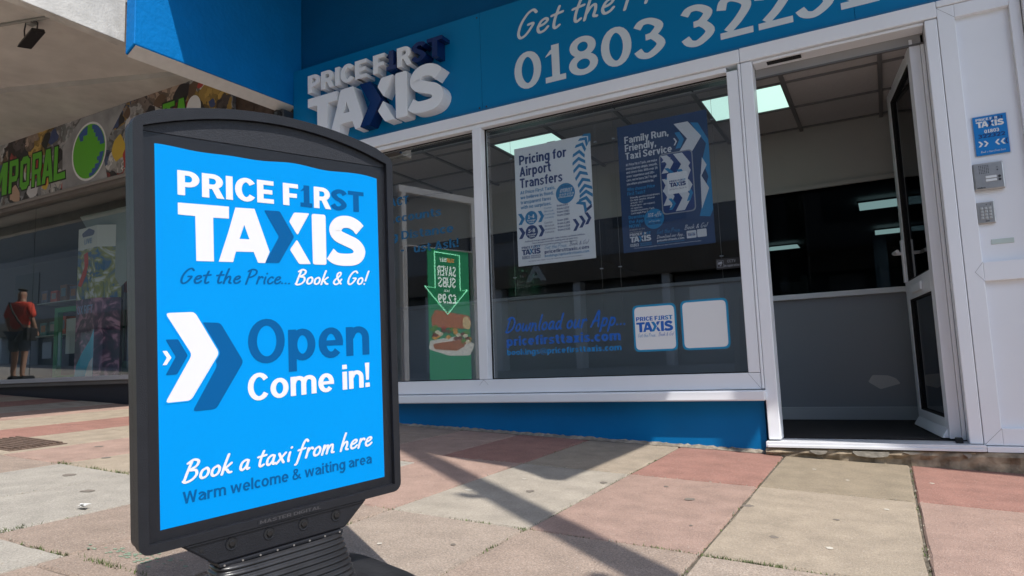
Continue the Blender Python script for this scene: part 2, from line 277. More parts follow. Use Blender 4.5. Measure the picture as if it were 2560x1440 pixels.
        for c0, t0, t1 in ((a, 0, wv*.95), (a, W/2-v*.75, W/2+v*.75), (b, W/2-v*.75, W/2+v*.75), (b, W-wv*.95, W)): P((c0-v*.85, 0), (c0+v*.85, 0), (t1, XH), (t0, XH))
    elif ch == 'x': W = .60; P((0, 0), (wv*1.15, 0), (W, XH), (W-wv*1.15, XH)); P((W-wv*1.15, 0), (W, 0), (wv*1.15, XH), (0, XH))
    elif ch == 'y': W = .60; P((W/2-v*.85, 0), (W/2+v*.85, 0), (wv*1.05, XH), (0, XH)); P((.10, -.26), (.10+wv*1.1, -.26), (W, XH), (W-wv*1.05, XH))
    elif ch == 'z': W = .54; bar(0, W, 0, wh*.9); bar(0, W, XH-wh*.9, XH); P((0, .1), (wv*1.2, .1), (W, XH-.1), (W-wv*1.2, XH-.1))
    elif ch == '.': W = wv; bar(0, wv, 0, wv)
    elif ch == ',': W = wv; P((.02, -.14), (.12, -.14), (wv, .05), (wv, wv), (0, wv), (0, 0))
    elif ch == "'": W = wv*.8; P((.05, .72), (.12, .72), (wv*.8, 1.02), (0, 1.02))
    elif ch == '!': W = wv; bar(0, wv, 0, wv*.95); P((.035, .3), (wv-.035, .3), (wv, 1.02), (0, 1.02))
    elif ch == ':': W = wv; bar(0, wv, 0, wv); bar(0, wv, .5, .5+wv)
    elif ch == '-': W = .34; bar(0, W, .36, .36+wh)
    elif ch == '+': W = .5; bar(0, W, .36, .36+wh*.8); bar(W/2-v*.8, W/2+v*.8, .2, .72)
    elif ch == '/': W = .4; P((0, 0), (wv*.8, 0), (W, 1), (W-wv*.8, 1))
    elif ch == '&': W = .80; rib(cr([(W-.02, .02+h*.2), (W*.56, .34), (W*.26, .68), (W*.24, .88), (W*.42, 1-h*.9), (W*.60, .86), (W*.52, .68), (W*.24, .50), (v, .26), (W*.22, h*1.0), (W*.48, h*1.1), (W*.72, .22), (W*.86, .46)], 5), s=.84)
    elif ch == '@': W = .98; rib(arc(W/2, .40, W/2-.05, .52, -55, 285, 22), s=.45); rib(arc(W/2-.02, .40, .16, .2, 0, 360, 14)[:-1], True, s=.55); rib(cr([(W*.66, .62), (W*.65, .3), (W*.8, .2), (W*.93, .4)], 4), s=.45)
    elif ch == '£': W = .64; rib(cr([(W-.05, .80), (W*.55, 1-h), (W*.32, .75), (W*.36, .35), (W*.18, .1)], 5), s=.9); bar(0, W, 0, wh); bar(.02, W*.72, .44, .44+wh*.8)
    elif ch == '%': W = .9; ring(0, .4, .5, 1); ring(.5, .9, 0, .5); P((.2, 0), (.3, 0), (.7, 1), (.6, 1))
    elif ch == '?': W = .56; rib(cr([(v*.6, .76), (W*.4, 1-h), (W-v, .76), (W*.55, .5), (W*.48, .28)], 5)); bar(W*.48-v, W*.48+v, 0, .18)
    elif ch == '*': W = .3; bar(.05, .25, .75, .95)
    return out, W
# handwriting: strokes as centre lines, x-height about .5
SC = {
'G': (.62, [[(.56,.86),(.44,.98),(.26,.88),(.10,.55),(.07,.2),(.17,.02),(.33,.08),(.47,.3),(.52,.46),(.36,.46)]]),
'e': (.42, [[(.07,.26),(.25,.30),(.35,.42),(.26,.5),(.13,.42),(.07,.2),(.15,.03),(.30,.05),(.40,.16)]]),
't': (.38, [[(.22,.80),(.15,.4),(.15,.12),(.22,.02),(.33,.09)],[(.02,.52),(.36,.57)]]),
'h': (.47, [[(.16,.98),(.09,.5),(.05,.0)],[(.07,.2),(.18,.42),(.30,.47),(.34,.3),(.32,.08),(.42,.03)]]),
'P': (.55, [[(.16,.95),(.10,.5),(.04,-.02)],[(.02,.86),(.22,1.0),(.46,.93),(.48,.70),(.30,.50),(.10,.44)]]),
'r': (.34, [[(.10,.5),(.08,.25),(.06,.0)],[(.08,.26),(.16,.42),(.26,.5),(.33,.43)]]),
'i': (.20, [[(.11,.48),(.09,.2),(.12,.02)],[(.15,.72),(.155,.74)]]),
'c': (.37, [[(.33,.42),(.24,.49),(.11,.38),(.06,.18),(.14,.02),(.27,.04),(.36,.14)]]),
'.': (.18, [[(.06,.04),(.075,.05)]]),
'B': (.58, [[(.20,.93),(.12,.45),(.06,.0)],[(.06,.86),(.26,1.0),(.46,.90),(.42,.68),(.20,.52),(.42,.48),(.50,.26),(.36,.04),(.14,-.04),(.03,.03)]]),
'o': (.41, [[(.22,.48),(.09,.38),(.06,.15),(.16,.02),(.31,.10),(.35,.33),(.25,.48),(.18,.45)]]),
'k': (.45, [[(.17,.96),(.10,.5),(.05,.0)],[(.36,.50),(.22,.36),(.10,.27),(.22,.2),(.32,.06),(.43,.04)]]),
'&': (.60, [[(.52,.04),(.36,.24),(.20,.55),(.20,.76),(.32,.86),(.40,.74),(.30,.54),(.12,.34),(.06,.14),(.18,.0),(.36,.08),(.50,.36)]]),
'!': (.24, [[(.20,1.0),(.14,.6),(.10,.28)],[(.06,.04),(.07,.05)]]),
'a': (.45, [[(.34,.46),(.22,.5),(.08,.36),(.07,.12),(.17,.02),(.30,.18),(.35,.44)],[(.35,.46),(.33,.18),(.37,.03),(.44,.06)]]),
'x': (.44, [[(.08,.50),(.20,.26),(.36,.0)],[(.38,.50),(.20,.24),(.04,.0)]]),
'f': (.38, [[(.42,.90),(.32,1.0),(.22,.82),(.14,.3),(.06,-.2),(.0,-.26)],[(.03,.48),(.34,.54)]]),
'm': (.68, [[(.09,.5),(.07,.25),(.05,.0)],[(.07,.2),(.17,.42),(.27,.46),(.29,.25),(.28,.02)],[(.29,.22),(.40,.44),(.51,.46),(.54,.25),(.54,.06),(.64,.03)]]),
'D': (.64, [[(.22,.92),(.13,.45),(.06,.0)],[(.04,.84),(.28,.96),(.50,.82),(.56,.5),(.42,.16),(.18,-.02),(.02,.03)]]),
'w': (.60, [[(.08,.5),(.06,.2),(.14,.03),(.26,.18),(.31,.4),(.32,.12),(.42,.03),(.52,.25),(.56,.5)]]),
'n': (.46, [[(.09,.5),(.07,.25),(.05,.0)],[(.07,.2),(.18,.42),(.30,.46),(.33,.28),(.32,.06),(.42,.03)]]),
'l': (.22, [[(.18,.98),(.11,.5),(.08,.1),(.16,.0)]]),
'd': (.46, [[(.33,.42),(.20,.5),(.07,.32),(.08,.08),(.18,.02),(.30,.2),(.36,.45)],[(.42,.98),(.36,.5),(.33,.12),(.42,.02)]]),
'u': (.46, [[(.09,.5),(.07,.2),(.13,.02),(.26,.12),(.34,.4)],[(.35,.5),(.33,.15),(.40,.02)]]),
'A': (.60, [[(.04,.0),(.20,.4),(.40,.98),(.46,.5),(.50,.0)],[(.12,.32),(.48,.38)]]),
'p': (.45, [[(.12,.5),(.07,.1),(.03,-.32)],[(.09,.3),(.20,.47),(.34,.42),(.36,.2),(.24,.02),(.09,.08)]]),
'0': (.5, [[(.28,.9),(.1,.65),(.08,.2),(.2,.0),(.38,.2),(.42,.65),(.28,.9)]]),
'1': (.34, [[(.06,.7),(.26,.92),(.2,.5),(.16,.0)]]),
'8': (.5, [[(.4,.8),(.26,.92),(.12,.75),(.26,.5),(.36,.25),(.22,.0),(.06,.18),(.2,.42),(.4,.62),(.4,.8)]]),
'3': (.46, [[(.1,.85),(.28,.92),(.36,.74),(.2,.5),(.36,.36),(.32,.08),(.1,.0),(.02,.1)]]),
'2': (.46, [[(.08,.74),(.22,.92),(.36,.76),(.26,.4),(.04,.02),(.2,.05),(.4,.0)]]),
'%': (.6, [[(.2,.9),(.08,.75),(.2,.6),(.28,.76),(.2,.9)],[(.5,.9),(.1,.0)],[(.42,.3),(.3,.15),(.42,.0),(.5,.15),(.42,.3)]]),
}
owner = []
def layout(s, kind, wt=1.0):
    """list of (piece polygons) in em units for a whole line, and its ink width"""
    x = 0; pieces = []; last = 0; owner.clear()
    for ci, ch in enumerate(s):
        if ch == ' ': x += .27 if kind == 'g' else .26; continue
        if kind == 'g':
            ps, W = grot(ch, .205*wt, .172*wt)
            for p in ps: pieces.append([[Vector((q.x+x, q.y)) for q in poly] for poly in p]); owner.append(ci)
            last = x+W; x += W+.075
        else:
            W, st = SC.get(ch, SC['o']); dy = random.uniform(-.015, .015)
            for stroke in st:
                c = cr(stroke, 5); p = ribbon(c, .042*wt, .042*wt, False, True)
                pieces.append([[Vector((q.x+x+.2*q.y, q.y+dy)) for q in poly] for poly in p]); owner.append(ci)
            last = x+W; x += W+.03
    return pieces, last
def put_text(mb, s, x0, x1, y, cap, kind='g', wt=1.0, M=None, h0=.0006, depth=None):
    """adds the line to mb. M maps (u, v, height towards the reader) to a point"""
    pieces, W = layout(s, kind, wt); sx = (x1-x0)/W if x1 is not None else cap*(.98 if kind == 'g' else 1)
    for k, polys in enumerate(pieces):
        n = len(polys)
        for j, poly in enumerate(polys):
            h = h0+(k % 5)*.00012+j/max(n, 1)*.00008
            pts = [(x0+q.x*sx, y+q.y*cap) for q in poly]
            if depth is None:
                mb.poly([M(u, v, h) for u, v in pts])
            else:
                m = len(pts); i = len(mb.v); hf = depth+h
                mb.v += [M(u, v, hf) for u, v in pts]+[M(u, v, 0) for u, v in pts]; mb.f.append(tuple(range(i, i+m)))
                for a in range(m): b = (a+1) % m; mb.f.append((i+b, i+a, i+a+m, i+b+m))
class Letters(dict):
    # collects one mesh per character, so that every large letter is a part of its own
    pass
def letter_parts(parent, material, s, x0, x1, y, cap, kind='g', wt=1.0, M=None, h0=.0006, name='letter', origin=None):
    pieces, W = layout(s, kind, wt); own = list(owner); sx = (x1-x0)/W; by = {}
    for k, polys in enumerate(pieces):
        n = len(polys); mb = by.setdefault(own[k], MB())
        for j, poly in enumerate(polys):
            h = h0+(k % 5)*.00012+j/max(n, 1)*.00008; mb.poly([M(x0+q.x*sx, y+q.y*cap, h) for q in poly])
    for mb in by.values(): (shift(mb, origin) if origin else mb).build(name, material, parent)
def logo_parts(parent, mw, ma, x, y, s, M, h0=.0006):
    for m, L in ((mw, LW), (ma, LA)):
        for k, (nm, polys) in enumerate(L):
            if nm in ('PRICE',): pass
            mb = MB()
            for j, poly in enumerate(polys): flat(mb, [(x+a[0]*s, y+a[1]*s) for a in poly], M, h0+(k % 6)*.0001+j*.00001)
            mb.build('letter', m, parent)
def flat(mb, pts, M, h): mb.poly([M(u, v, h) for u, v in pts])
def wall_map(Y, ox=0, oz=0): return lambda u, v, h: (ox+u, Y-h, oz+v)
def ellipse(cx, cy, rx, ry, n=28): return [(cx+rx*math.cos(2*PI*k/n), cy+ry*math.sin(2*PI*k/n)) for k in range(n)]
def chevron(x, y, wd, ht, t): # pointing right; t = thickness of the arm
    return [(x, y+ht), (x+t, y+ht), (x+wd, y+ht/2), (x+t, y), (x, y), (x+wd-t, y+ht/2)]
# the taxi logo in units of its own width, measured from its lower left corner
LOGO_T = [(.0, .262), (.2343, .2638), (.2332, .2065), (.1586, .2052), (.1584, .0), (.0779, .0), (.0764, .2065), (.0, .208)]
LOGO_A = [[(.2655, .2622), (.361, .264), (.4353, .0557), (.410, .0), (.3738, .0), (.3523, .0523), (.2640, .0503), (.2495, .0), (.1807, .0)]]
LOGO_HOLE = [(.3076, .1818), (.2831, .1124), (.3323, .1128)]
LOGO_CH = [(.4098, .2616), (.4933, .2631), (.5692, .1386), (.4842, .002), (.4098, .001), (.4861, .1338)]
LOGO_XU = [(.5434, .215), (.5722, .2636), (.6586, .2655), (.5881, .1482)]
LOGO_XL = [(.5844, .1252), (.6614, .0015), (.5937, .0), (.5443, .0714)]
LOGO_I = [(.6714, .2649), (.7538, .2655), (.7527, .0), (.6729, .0)]
def logo_pieces():
    """white pieces, accent pieces: each (name, list of polygons)"""
    wh, ac = [], []
    A = LOGO_A[0]; H = LOGO_HOLE
    # the A is cut into strips round its counter
    wh.append(('T', [LOGO_T[0:3]+[LOGO_T[3], LOGO_T[6], LOGO_T[7]], [LOGO_T[3], LOGO_T[4], LOGO_T[5], LOGO_T[6]]]))
    wh.append(('A', [[A[0], A[1], H[0]], [A[1], (.4353, .0557), H[2], H[0]], [A[0], H[0], H[1], (.2300, .145)], [(.2300, .145), H[1], A[6], A[7], A[8]], [H[1], H[2], A[5], A[6]], [H[2], (.4353, .0557), A[3], A[4], A[5]]]))
    wh.append(('X', [round_poly(LOGO_XU, .008)])); wh.append(('X', [round_poly(LOGO_XL, .008)])); wh.append(('I', [round_poly(LOGO_I, .012)]))
    s = [(.775, .055), (.815, .022), (.868, .030), (.952, .066), (.958, .096), (.915, .135), (.865, .152), (.815, .190), (.842, .232), (.890, .236), (.938, .215), (.968, .200)]
    s = cr([(.776, .060), (.812, .036), (.872, .0305), (.935, .040), (.961, .078), (.935, .115), (.880, .137), (.826, .160), (.812, .196), (.842, .230), (.893, .237), (.938, .222), (.966, .197)], 4)
    wh.append(('S', ribbon(s, .038, .033)))
    def word(st, x0, x1, out, wt=1.12):
        pcs, W = layout(st, 'g', wt); sx = (x1-x0)/W
        own = list(owner); by = {}
        for k_, q in enumerate(pcs): by.setdefault(own[k_], []).extend([[(x0+a.x*sx, .2975+a.y*.1125) for a in poly] for poly in q])
        for c_, polys in by.items(): out.append((st[c_], polys))
    word('PRICE', .0, .463, wh); word('F', .513, .597, wh); word('R', .687, .786, wh)
    word('1', .6065, .678, ac); word('S', .790, .887, ac); word('T', .895, .997, ac)
    ac.append(('X', [round_poly([LOGO_CH[0], LOGO_CH[1], LOGO_CH[2], LOGO_CH[3], LOGO_CH[4], LOGO_CH[5]], .008)]))
    return wh, ac
LW, LA = logo_pieces()
def put_logo(mbw, mba, x, y, s, M, h0=.0006):
    for mb, L in ((mbw, LW), (mba, LA)):
        for k, (nm, polys) in enumerate(L):
            for j, poly in enumerate(polys): flat(mb, [(x+a[0]*s, y+a[1]*s) for a in poly], M, h0+(k % 6)*.0001+j*.00001)
# ------------------------------------------------------------------ ground and paving
def gz(x, y): return -.052*x+.02*(y-4)-.546
def ground_at(x, y, d=0): return (x, y, gz(x, y)+d)
gs = 300
g = MB().poly([ground_at(-gs, -gs, -.009), ground_at(gs, -gs, -.009), ground_at(gs, 3.99, -.009), ground_at(-gs, 3.99, -.009)]).build('ground', mat('joint_soil', (.10, .085, .065), 1, noise=.3, nscale=30, bump=1, bscale=80)); structure(g)
pave = structure(bpy.data.objects.new('pavement', None)); col.objects.link(pave)
SL = {
 'red': mat('red_slab', (.29, .150, .118), .9, noise=.2, nscale=150, stain=.17, bump=1.1, bscale=240, speck=.035, speckscale=300, speckcol=(.55, .5, .44), vary=.06),
 'pink': mat('pink_slab', (.335, .228, .183), .9, noise=.17, nscale=150, stain=.17, bump=1.1, bscale=240, speck=.035, speckscale=300, speckcol=(.55, .5, .44), vary=.06),
 'cream': mat('cream_slab', (.33, .272, .205), .9, noise=.16, nscale=150, stain=.17, bump=1.1, bscale=240, speck=.035, speckscale=300, speckcol=(.55, .5, .44), vary=.05),
 'olive': mat('olive_slab', (.26, .212, .15), .9, noise=.17, nscale=150, stain=.17, bump=1.1, bscale=240, speck=.03, speckscale=300, speckcol=(.5, .45, .38), vary=.05),
 'pale': mat('pale_slab', (.345, .305, .25), .9, noise=.15, nscale=150, stain=.17, bump=1.1, bscale=240, speck=.035, speckscale=300, speckcol=(.55, .5, .44), vary=.05),
 'buff': mat('exposed_aggregate_slab', (.315, .255, .205), .95, noise=.26, nscale=170, stain=.15, bump=1.5, bscale=150, speck=.12, speckscale=260, speckcol=(.52, .46, .40), vary=.06),
 'brown': mat('brown_aggregate_slab', (.285, .22, .175), .95, noise=.26, nscale=170, stain=.15, bump=1.5, bscale=150, speck=.10, speckscale=260, speckcol=(.5, .44, .38), vary=.05),
 'grey': mat('grey_slab', (.31, .285, .245), .95, noise=.2, nscale=170, stain=.14, bump=1.2, bscale=150, speck=.07, speckscale=260, speckcol=(.5, .46, .4), vary=.05)}
def slab(x0, x1, y0, y1, kind):
    j = .0035; r = random.uniform
    c = [(x0+j, y0+j), (x1-j, y0+j), (x1-j, y1-j), (x0+j, y1-j)]
    dz = [r(-.0012, .0012) for _ in range(4)]; mb = MB(); base = r(-.001, .001)
    # irregular edges: each side is broken into short runs
    def ring(inset_, drop, jit):
        P = []
        for k in range(4):
            a, b = c[k], c[(k+1) % 4]; n = 7
            for q in range(n):
                t = q/n; x = a[0]+(b[0]-a[0])*t; y = a[1]+(b[1]-a[1])*t; cx, cy = (x0+x1)/2, (y0+y1)/2
                sx = (1 if x < cx else -1)*inset_ if k in (1, 3) or q == 0 else 0; sy = (1 if y < cy else -1)*inset_ if k in (0, 2) or q == 0 else 0
                if q and jit:
                    o = abs(random.gauss(0, .0022)); sx += (o if k == 3 else -o) if k in (1, 3) else 0; sy += (o if k == 0 else -o) if k in (0, 2) else 0
                z = gz(x, y)+base-drop+dz[k]*(1-t)+dz[(k+1) % 4]*t
                P.append((x+sx, y+sy, z))
        return P
    st = random.getstate(); A = ring(.006, 0, 1); B = ring(.0, .007, 1); D = ring(.0, .05, 0)
    n = len(A); mb.v = A+B+D; mb.f = [tuple(range(n))]
    for off in (0, n):
        for k in range(n): a, b = off+k, off+(k+1) % n; mb.f.append((b, a, a+n, b+n))
    return mb.build('paving_slab', SL[kind], pave)
XR = [-2.12, -1.64, -1.085, -.525, .05, .62, 1.19, 1.76, 2.33]
colA = ['red', 'cream', 'red', 'olive', 'red', 'olive', 'red', 'cream']; colB = ['pink', 'pale', 'pink', 'cream', 'pink', 'cream', 'pink', 'cream']; colC = ['brown', 'buff', 'brown', 'buff', 'brown', 'buff', 'buff', 'brown']
for i in range(len(XR)-1):
    slab(XR[i], XR[i+1], 3.09, 4.0, colA[i]); slab(XR[i], XR[i+1], 2.06, 3.09, colB[i]); slab(XR[i], XR[i+1], 1.10, 2.06, colC[i]); slab(XR[i], XR[i+1], .15, 1.10, colC[i-1])
XL = [-2.12, -2.55, -3.09, -3.64, -4.20, -4.76, -5.30, -5.86, -6.42, -6.98, -7.54, -8.1, -8.66, -9.22, -9.8]
kinds = ['grey', 'brown', 'grey', 'pink', 'cream', 'red', 'cream', 'pink', 'pale', 'red', 'cream', 'pink', 'pale', 'red']
YL = [4.0, 3.63, 2.87, 2.0, 1.19, .4, -.4]
for i in range(len(XL)-1):
    for j in range(len(YL)-1):
        k = kinds[i]
        if k == 'grey' and j < 2 and i == 2: k = 'pale'
        if k == 'grey' and j == 2 and i == 2: k = 'cream'
        if i == 0: k = 'brown' if j == 3 else ('grey' if j in (2, 4) else 'pink')
        if i == 1 and j == 4: k = 'brown'
        if i == 1: k = 'grey' if j == 3 else 'brown'
        if i == 2 and j == 3: k = 'grey'
        if i == 3 and j >= 3: k = 'brown' if i % 2 else k
        slab(XL[i+1], XL[i], YL[j+1], YL[j], k)
outer = MB()
for x0, x1, y0, y1 in ((-gs, -9.8, -gs, 4), (-9.8, 2.33, -gs, -.4), (2.33, gs, -gs, 4), (-2.12, 2.33, -.4, .15)):
    outer.poly([ground_at(x0, y0), ground_at(x1, y0), ground_at(x1, y1), ground_at(x0, y1)])
structure(outer.build('street_paving', SL['grey']))
# moss and weeds in the joints
moss = MB(); M1 = mat('moss_and_weeds', (.085, .115, .035), .9, noise=.4, nscale=60)
def tuft(x, y, n, sp, hgt):
    for _ in range(n):
        a = random.uniform(0, 2*PI); px = x+random.gauss(0, sp[0]); py = y+random.gauss(0, sp[1]); h = hgt*random.uniform(.4, 1); wd = random.uniform(.0012, .003)
        z = gz(px, py)-.006; dx, dy = math.cos(a), math.sin(a); l = random.uniform(.1, 1.0)*h
        moss.poly([(px-dy*wd, py+dx*wd, z), (px+dy*wd, py-dx*wd, z), (px+dx*l, py+dy*l, z+h)])
for x, y, n, sx, sy, h in [(-1.93, 1.19, 130, .07, .006, .022), (-1.64, 1.75, 60, .004, .07, .014), (-1.64, 1.5, 30, .004, .05, .012), (-1.64, 2.06, 25, .03, .006, .01), (-1.28, 2.06, 30, .03, .005, .012), (-1.09, 2.05, 50, .02, .012, .016), (-1.09, 1.85, 25, .004, .04, .012),
        (-.92, 2.06, 25, .03, .005, .01), (-.60, 2.06, 120, .07, .006, .014), (-.43, 2.06, 120, .06, .007, .014), (-.33, 2.06, 60, .03, .006, .016), (-2.2, 1.19, 40, .06, .006, .014), (-2.55, 1.05, 60, .006, .1, .014), (-2.56, 1.25, 50, .005, .05, .02), (-3.1, 1.35, 40, .005, .12, .014), (-3.09, 1.2, 60, .02, .02, .022), (-3.35, 2.0, 60, .08, .006, .022), (-3.62, 2.0, 60, .03, .01, .024), (-3.15, 2.0, 50, .03, .008, .02), (.05, 2.4, 12, .004, .02, .012), (-1.62, 1.25, 40, .01, .1, .015), (-2.62, 1.9, 30, .01, .12, .012)]:
    tuft(x, y, n, (sx, sy), h)
for xa in (-1.64, -1.085, -.525, .05, -2.2, -2.55, -3.09, -3.64, -4.2):
    for _ in range(26): tuft(xa, random.uniform(.9, 3.9), 5, (.003, .02), .007)
for ya in (2.06, 3.09, 1.19):
    for _ in range(30): tuft(random.uniform(-4.5, .6), ya, 5, (.02, .003), .007)
mo = moss.build('moss', M1); tag(mo, 'green moss and small weeds growing in the joints between slabs', None, None, 'stuff')
# grit: small loose stones lying in the joints
grit = MB()
for _ in range(900):
    if random.random() < .5: x = random.choice((-1.64, -1.085, -.525, .05, -2.2, -2.55, -3.09))+random.gauss(0, .006); y = random.uniform(.8, 4)
    else: y = random.choice((2.06, 3.09, 1.19))+random.gauss(0, .006); x = random.uniform(-4, .6)
    r = random.uniform(.0015, .0045); z = gz(x, y)-.002
    a = random.uniform(0, 2); P4 = [(x+r*math.cos(a+k*2.09), y+r*math.sin(a+k*2.09), z) for k in range(3)]; i = len(grit.v)
    grit.v += P4+[(x, y, z+r*1.3)]; grit.f += [(i, i+1, i+3), (i+1, i+2, i+3), (i+2, i, i+3)]
tag(grit.build('grit', mat('grit_stone', (.28, .25, .2), 1, vary=.2)), 'pale grit and small stones loose along the slab joints', None, None, 'stuff')
gum_m = mat('old_gum', (.17, .145, .12), .9); gumw = mat('pale_spot', (.50, .46, .39), .9)
for x, y, r, wht in [(-1.32, 2.55, .022, 0), (-.72, 2.72, .026, 0), (-.50, 2.72, .024, 0), (-1.55, 2.45, .02, 1), (-.62, 2.35, .008, 0), (-.12, 2.05, .012, 1), (-.2, 2.66, .012, 0), (-.2, 3.4, .012, 1), (-.35, 3.6, .012, 1), (.12, 3.5, .012, 1), (-3.6, 2.2, .03, 0), (-4.0, 2.4, .03, 0), (-3.3, 1.85, .035, 0), (-2.9, 1.7, .03, 0), (-.36, 2.34, .018, 0), (-.2, 2.3, .014, 1), (-.05, 2.9, .012, 1), (-1.45, 2.75, .01, 1), (-1.12, 2.85, .02, 0), (-.86, 2.9, .014, 0), (-1.2, 1.8, .01, 0), (-1.4, 1.7, .01, 1)]:
    P = [ground_at(x+r*random.uniform(.55, 1.05)*math.cos(k*PI/6), y+r*random.uniform(.55, 1.05)*math.sin(k*PI/6), .0016) for k in range(12)]
    MB().poly(P).build('gum_stain', gumw if wht else gum_m, pave)
green_paint = MB()
for _ in range(60):
    x, y = -1.95+random.gauss(0, .09), 1.28+random.gauss(0, .02); r = random.uniform(.003, .010)
    green_paint.poly([ground_at(x+r*math.cos(k*PI/3), y+r*.6*math.sin(k*PI/3), .0016) for k in range(6)])
green_paint.build('paint_stain', mat('worn_green_paint', (.19, .255, .18), .9), pave)
lit = empty('paper_scrap', 'small crumpled white paper scrap lying in a slab joint at the lower left', 'litter', ground_at(-2.62, 1.52, 0))
mb = MB()
for k in range(7):
    a = random.uniform(0, 6); r = .022; mb.poly([(r*math.cos(a)-.01, r*math.sin(a)*.6, .005+.002*k), (r*math.cos(a+2)+.01, r*math.sin(a+2), .012+.001*k), (r*math.cos(a+4), r*math.sin(a+4)*.8, .008+.002*k)])
mb.build('paper', mat('white_paper', (.75, .75, .73), .8), lit)
# drain grate at the left edge
gr = empty('drain_grate', 'rusty brown metal drain grate set in the cream slabs at the left', 'drain cover', ground_at(-4.52, 2.22, .004))
mb = MB().box(-.26, .26, -.15, .15, -.02, .0); mb.build('frame', mat('rusty_iron', (.12, .08, .06), .8, noise=.4, nscale=60), gr)
for k in range(8):
    MB().box(-.24, .24, -.135+k*.036, -.118+k*.036, .0005, .010).build('bar', MATS['rusty_iron'], gr)
gr.rotation_euler = (math.atan(.02), math.atan(.052), 0)
# ================================================================== the taxi office: walls, canopies
FY = 4.0
def part(name, mb, m, parent, bevel=0, smooth=False, label=None):
    o = mb.build(name, m, parent, bevel, smooth)
    if label: o['label'] = label
    return o
office = empty('taxi_office', 'blue and white taxi office building with a glazed shop front and open door', 'shop', (0, FY, -.5))
OD = (0, FY, -.5)
def op(name, mb, m, bevel=0, parent=None, **k): return part(name, shift(mb, OD), m, parent or office, bevel, **k)
# upper wall and body of the building
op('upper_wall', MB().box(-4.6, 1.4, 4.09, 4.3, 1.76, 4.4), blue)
op('stallriser', MB().poly([(-4.1, 4.0, -.6), (-.615, 4.0, -.6), (-.615, 4.0, -.235), (-4.1, 4.0, -.235)]).box(-4.1, -.615, 4.004, 4.12, -.7, -.24), blue_riser)
op('mortar_fillet', MB().prism([(0, 0), (0, 0)], 0, 0) if 0 else MB().box(-4.1, -.64, 3.975, 4.0, -.7, -.700) , concrete)
# rough fillet of mortar along the foot of the blue wall
mb = MB(); n = 170; xs = [-4.1+k*(3.485/n) for k in range(n+1)]
for a, b in zip(xs, xs[1:]):
    def q(x, k): random.seed(int(x*1000)+k); return random.uniform(-.008, .008)
    mb.poly([(a, 3.955+q(a, 1)*1.4, gz(a, 3.95)+.0015), (b, 3.955+q(b, 1)*1.4, gz(b, 3.95)+.0015), (b, 3.999, gz(b, 4)+.014+q(b, 2)*.6), (a, 3.999, gz(a, 4)+.014+q(a, 2)*.6)])
random.seed(11)
op('footing', mb, mat('crumbling_mortar', (.25, .215, .17), .95, noise=.35, nscale=30, stain=.3, bump=1.2, bscale=60))
# window frame, in white upvc
def frame_part(name, x0, x1, z0, z1, y0=3.965, y1=4.06, bev=.004): return op(name, MB().box(x0, x1, y0, y1, z0, z1), upvc, bev)
frame_part('window_head', -4.1, -.6, 1.672, 1.752, 3.955)
frame_part('window_head', -4.1, -.681, 1.640, 1.670, 3.972)
frame_part('window_rail', -4.1, -.615, -.172, -.083)
frame_part('mullion', -2.400, -2.331, -.081, 1.638)
frame_part('window_jamb', -.679, -.616, -.081, 1.638)
frame_part('corner_bead', -.614, -.600, -.170, 1.668, 3.960)
op('window_sill', MB().box(-4.1, -.592, 3.915, 4.02, -.232, -.176), upvc, .008)
for (a, b) in ((-4.1, -2.402), (-2.329, -.681)):
    fr = op('gasket', MB().box(a, b, 4.020, 4.030, -.0825, -.077).box(a, a+.006, 4.020, 4.030, -.077, 1.634).box(b-.006, b, 4.020, 4.030, -.077, 1.634).box(a, b, 4.020, 4.030, 1.634, 1.6395), dark)
    op('window_pane', MB().box(a+.001, b-.001, 4.031, 4.037, -.0826, 1.6396), win_glass)
def joint(a, b, Y=3.9640):
    d = Vector(b)-Vector(a); d.normalize(); n_ = Vector((-d.y, d.x))*.0007
    mb = MB(); mb.poly([(a[0]-n_.x, Y, a[1]-n_.y), (b[0]-n_.x, Y, b[1]-n_.y), (b[0]+n_.x, Y, b[1]+n_.y), (a[0]+n_.x, Y, a[1]+n_.y)]); op('mitre_joint', mb, mat('joint_line', (.25, .25, .27), .6))
joint((-.681, -.085), (-.618, -.168)); joint((-2.366, -.083), (-2.40, -.118)); joint((-2.366, -.083), (-2.331, -.118))
joint((.4385, .414), (.404, .368), 3.961); joint((.4385, .322), (.404, .368), 3.961); joint((.366, -.448), (.4385, -.372), 3.961); joint((.4385, 1.652), (.366, 1.718), 3.961); joint((.66, .414), (.69, .368), 3.961); joint((.66, .322), (.69, .368), 3.961)
# door frame and side panel
frame_part('door_post', -.598, -.536, -.440, 1.668, 3.962, 4.08)
frame_part('door_head', -.598, .3635, 1.672, 1.755, 3.955, 4.08)
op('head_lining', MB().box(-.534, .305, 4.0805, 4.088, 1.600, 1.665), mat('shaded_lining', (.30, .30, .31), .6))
frame_part('door_head', -.534, .305, 1.654, 1.670, 3.975, 4.08)
op('door_closer_slot', MB().box(-.46, -.28, 3.99, 4.03, 1.648, 1.6535), dark)
frame_part('door_post', .307, .362, -.445, 1.668, 3.962, 4.08)
fx = [(.3645, .4385, -.450, 1.720), (.4385, .66, 1.652, 1.720), (.4385, .66, .322, .414), (.4385, .66, -.450, -.372), (.66, .705, -.450, 1.720)]
for a, b, c, d in fx: frame_part('panel_frame', a, b, c, d, 3.962, 4.05, .003)
op('white_panel', MB().box(.4385, .66, 3.990, 4.03, .414, 1.652), upvc)
op('white_panel', MB().box(.4385, .66, 3.990, 4.03, -.372, .322), upvc)
frame_part('panel_frame', .3645, 1.0, 1.722, 1.755, 3.955, 4.05)
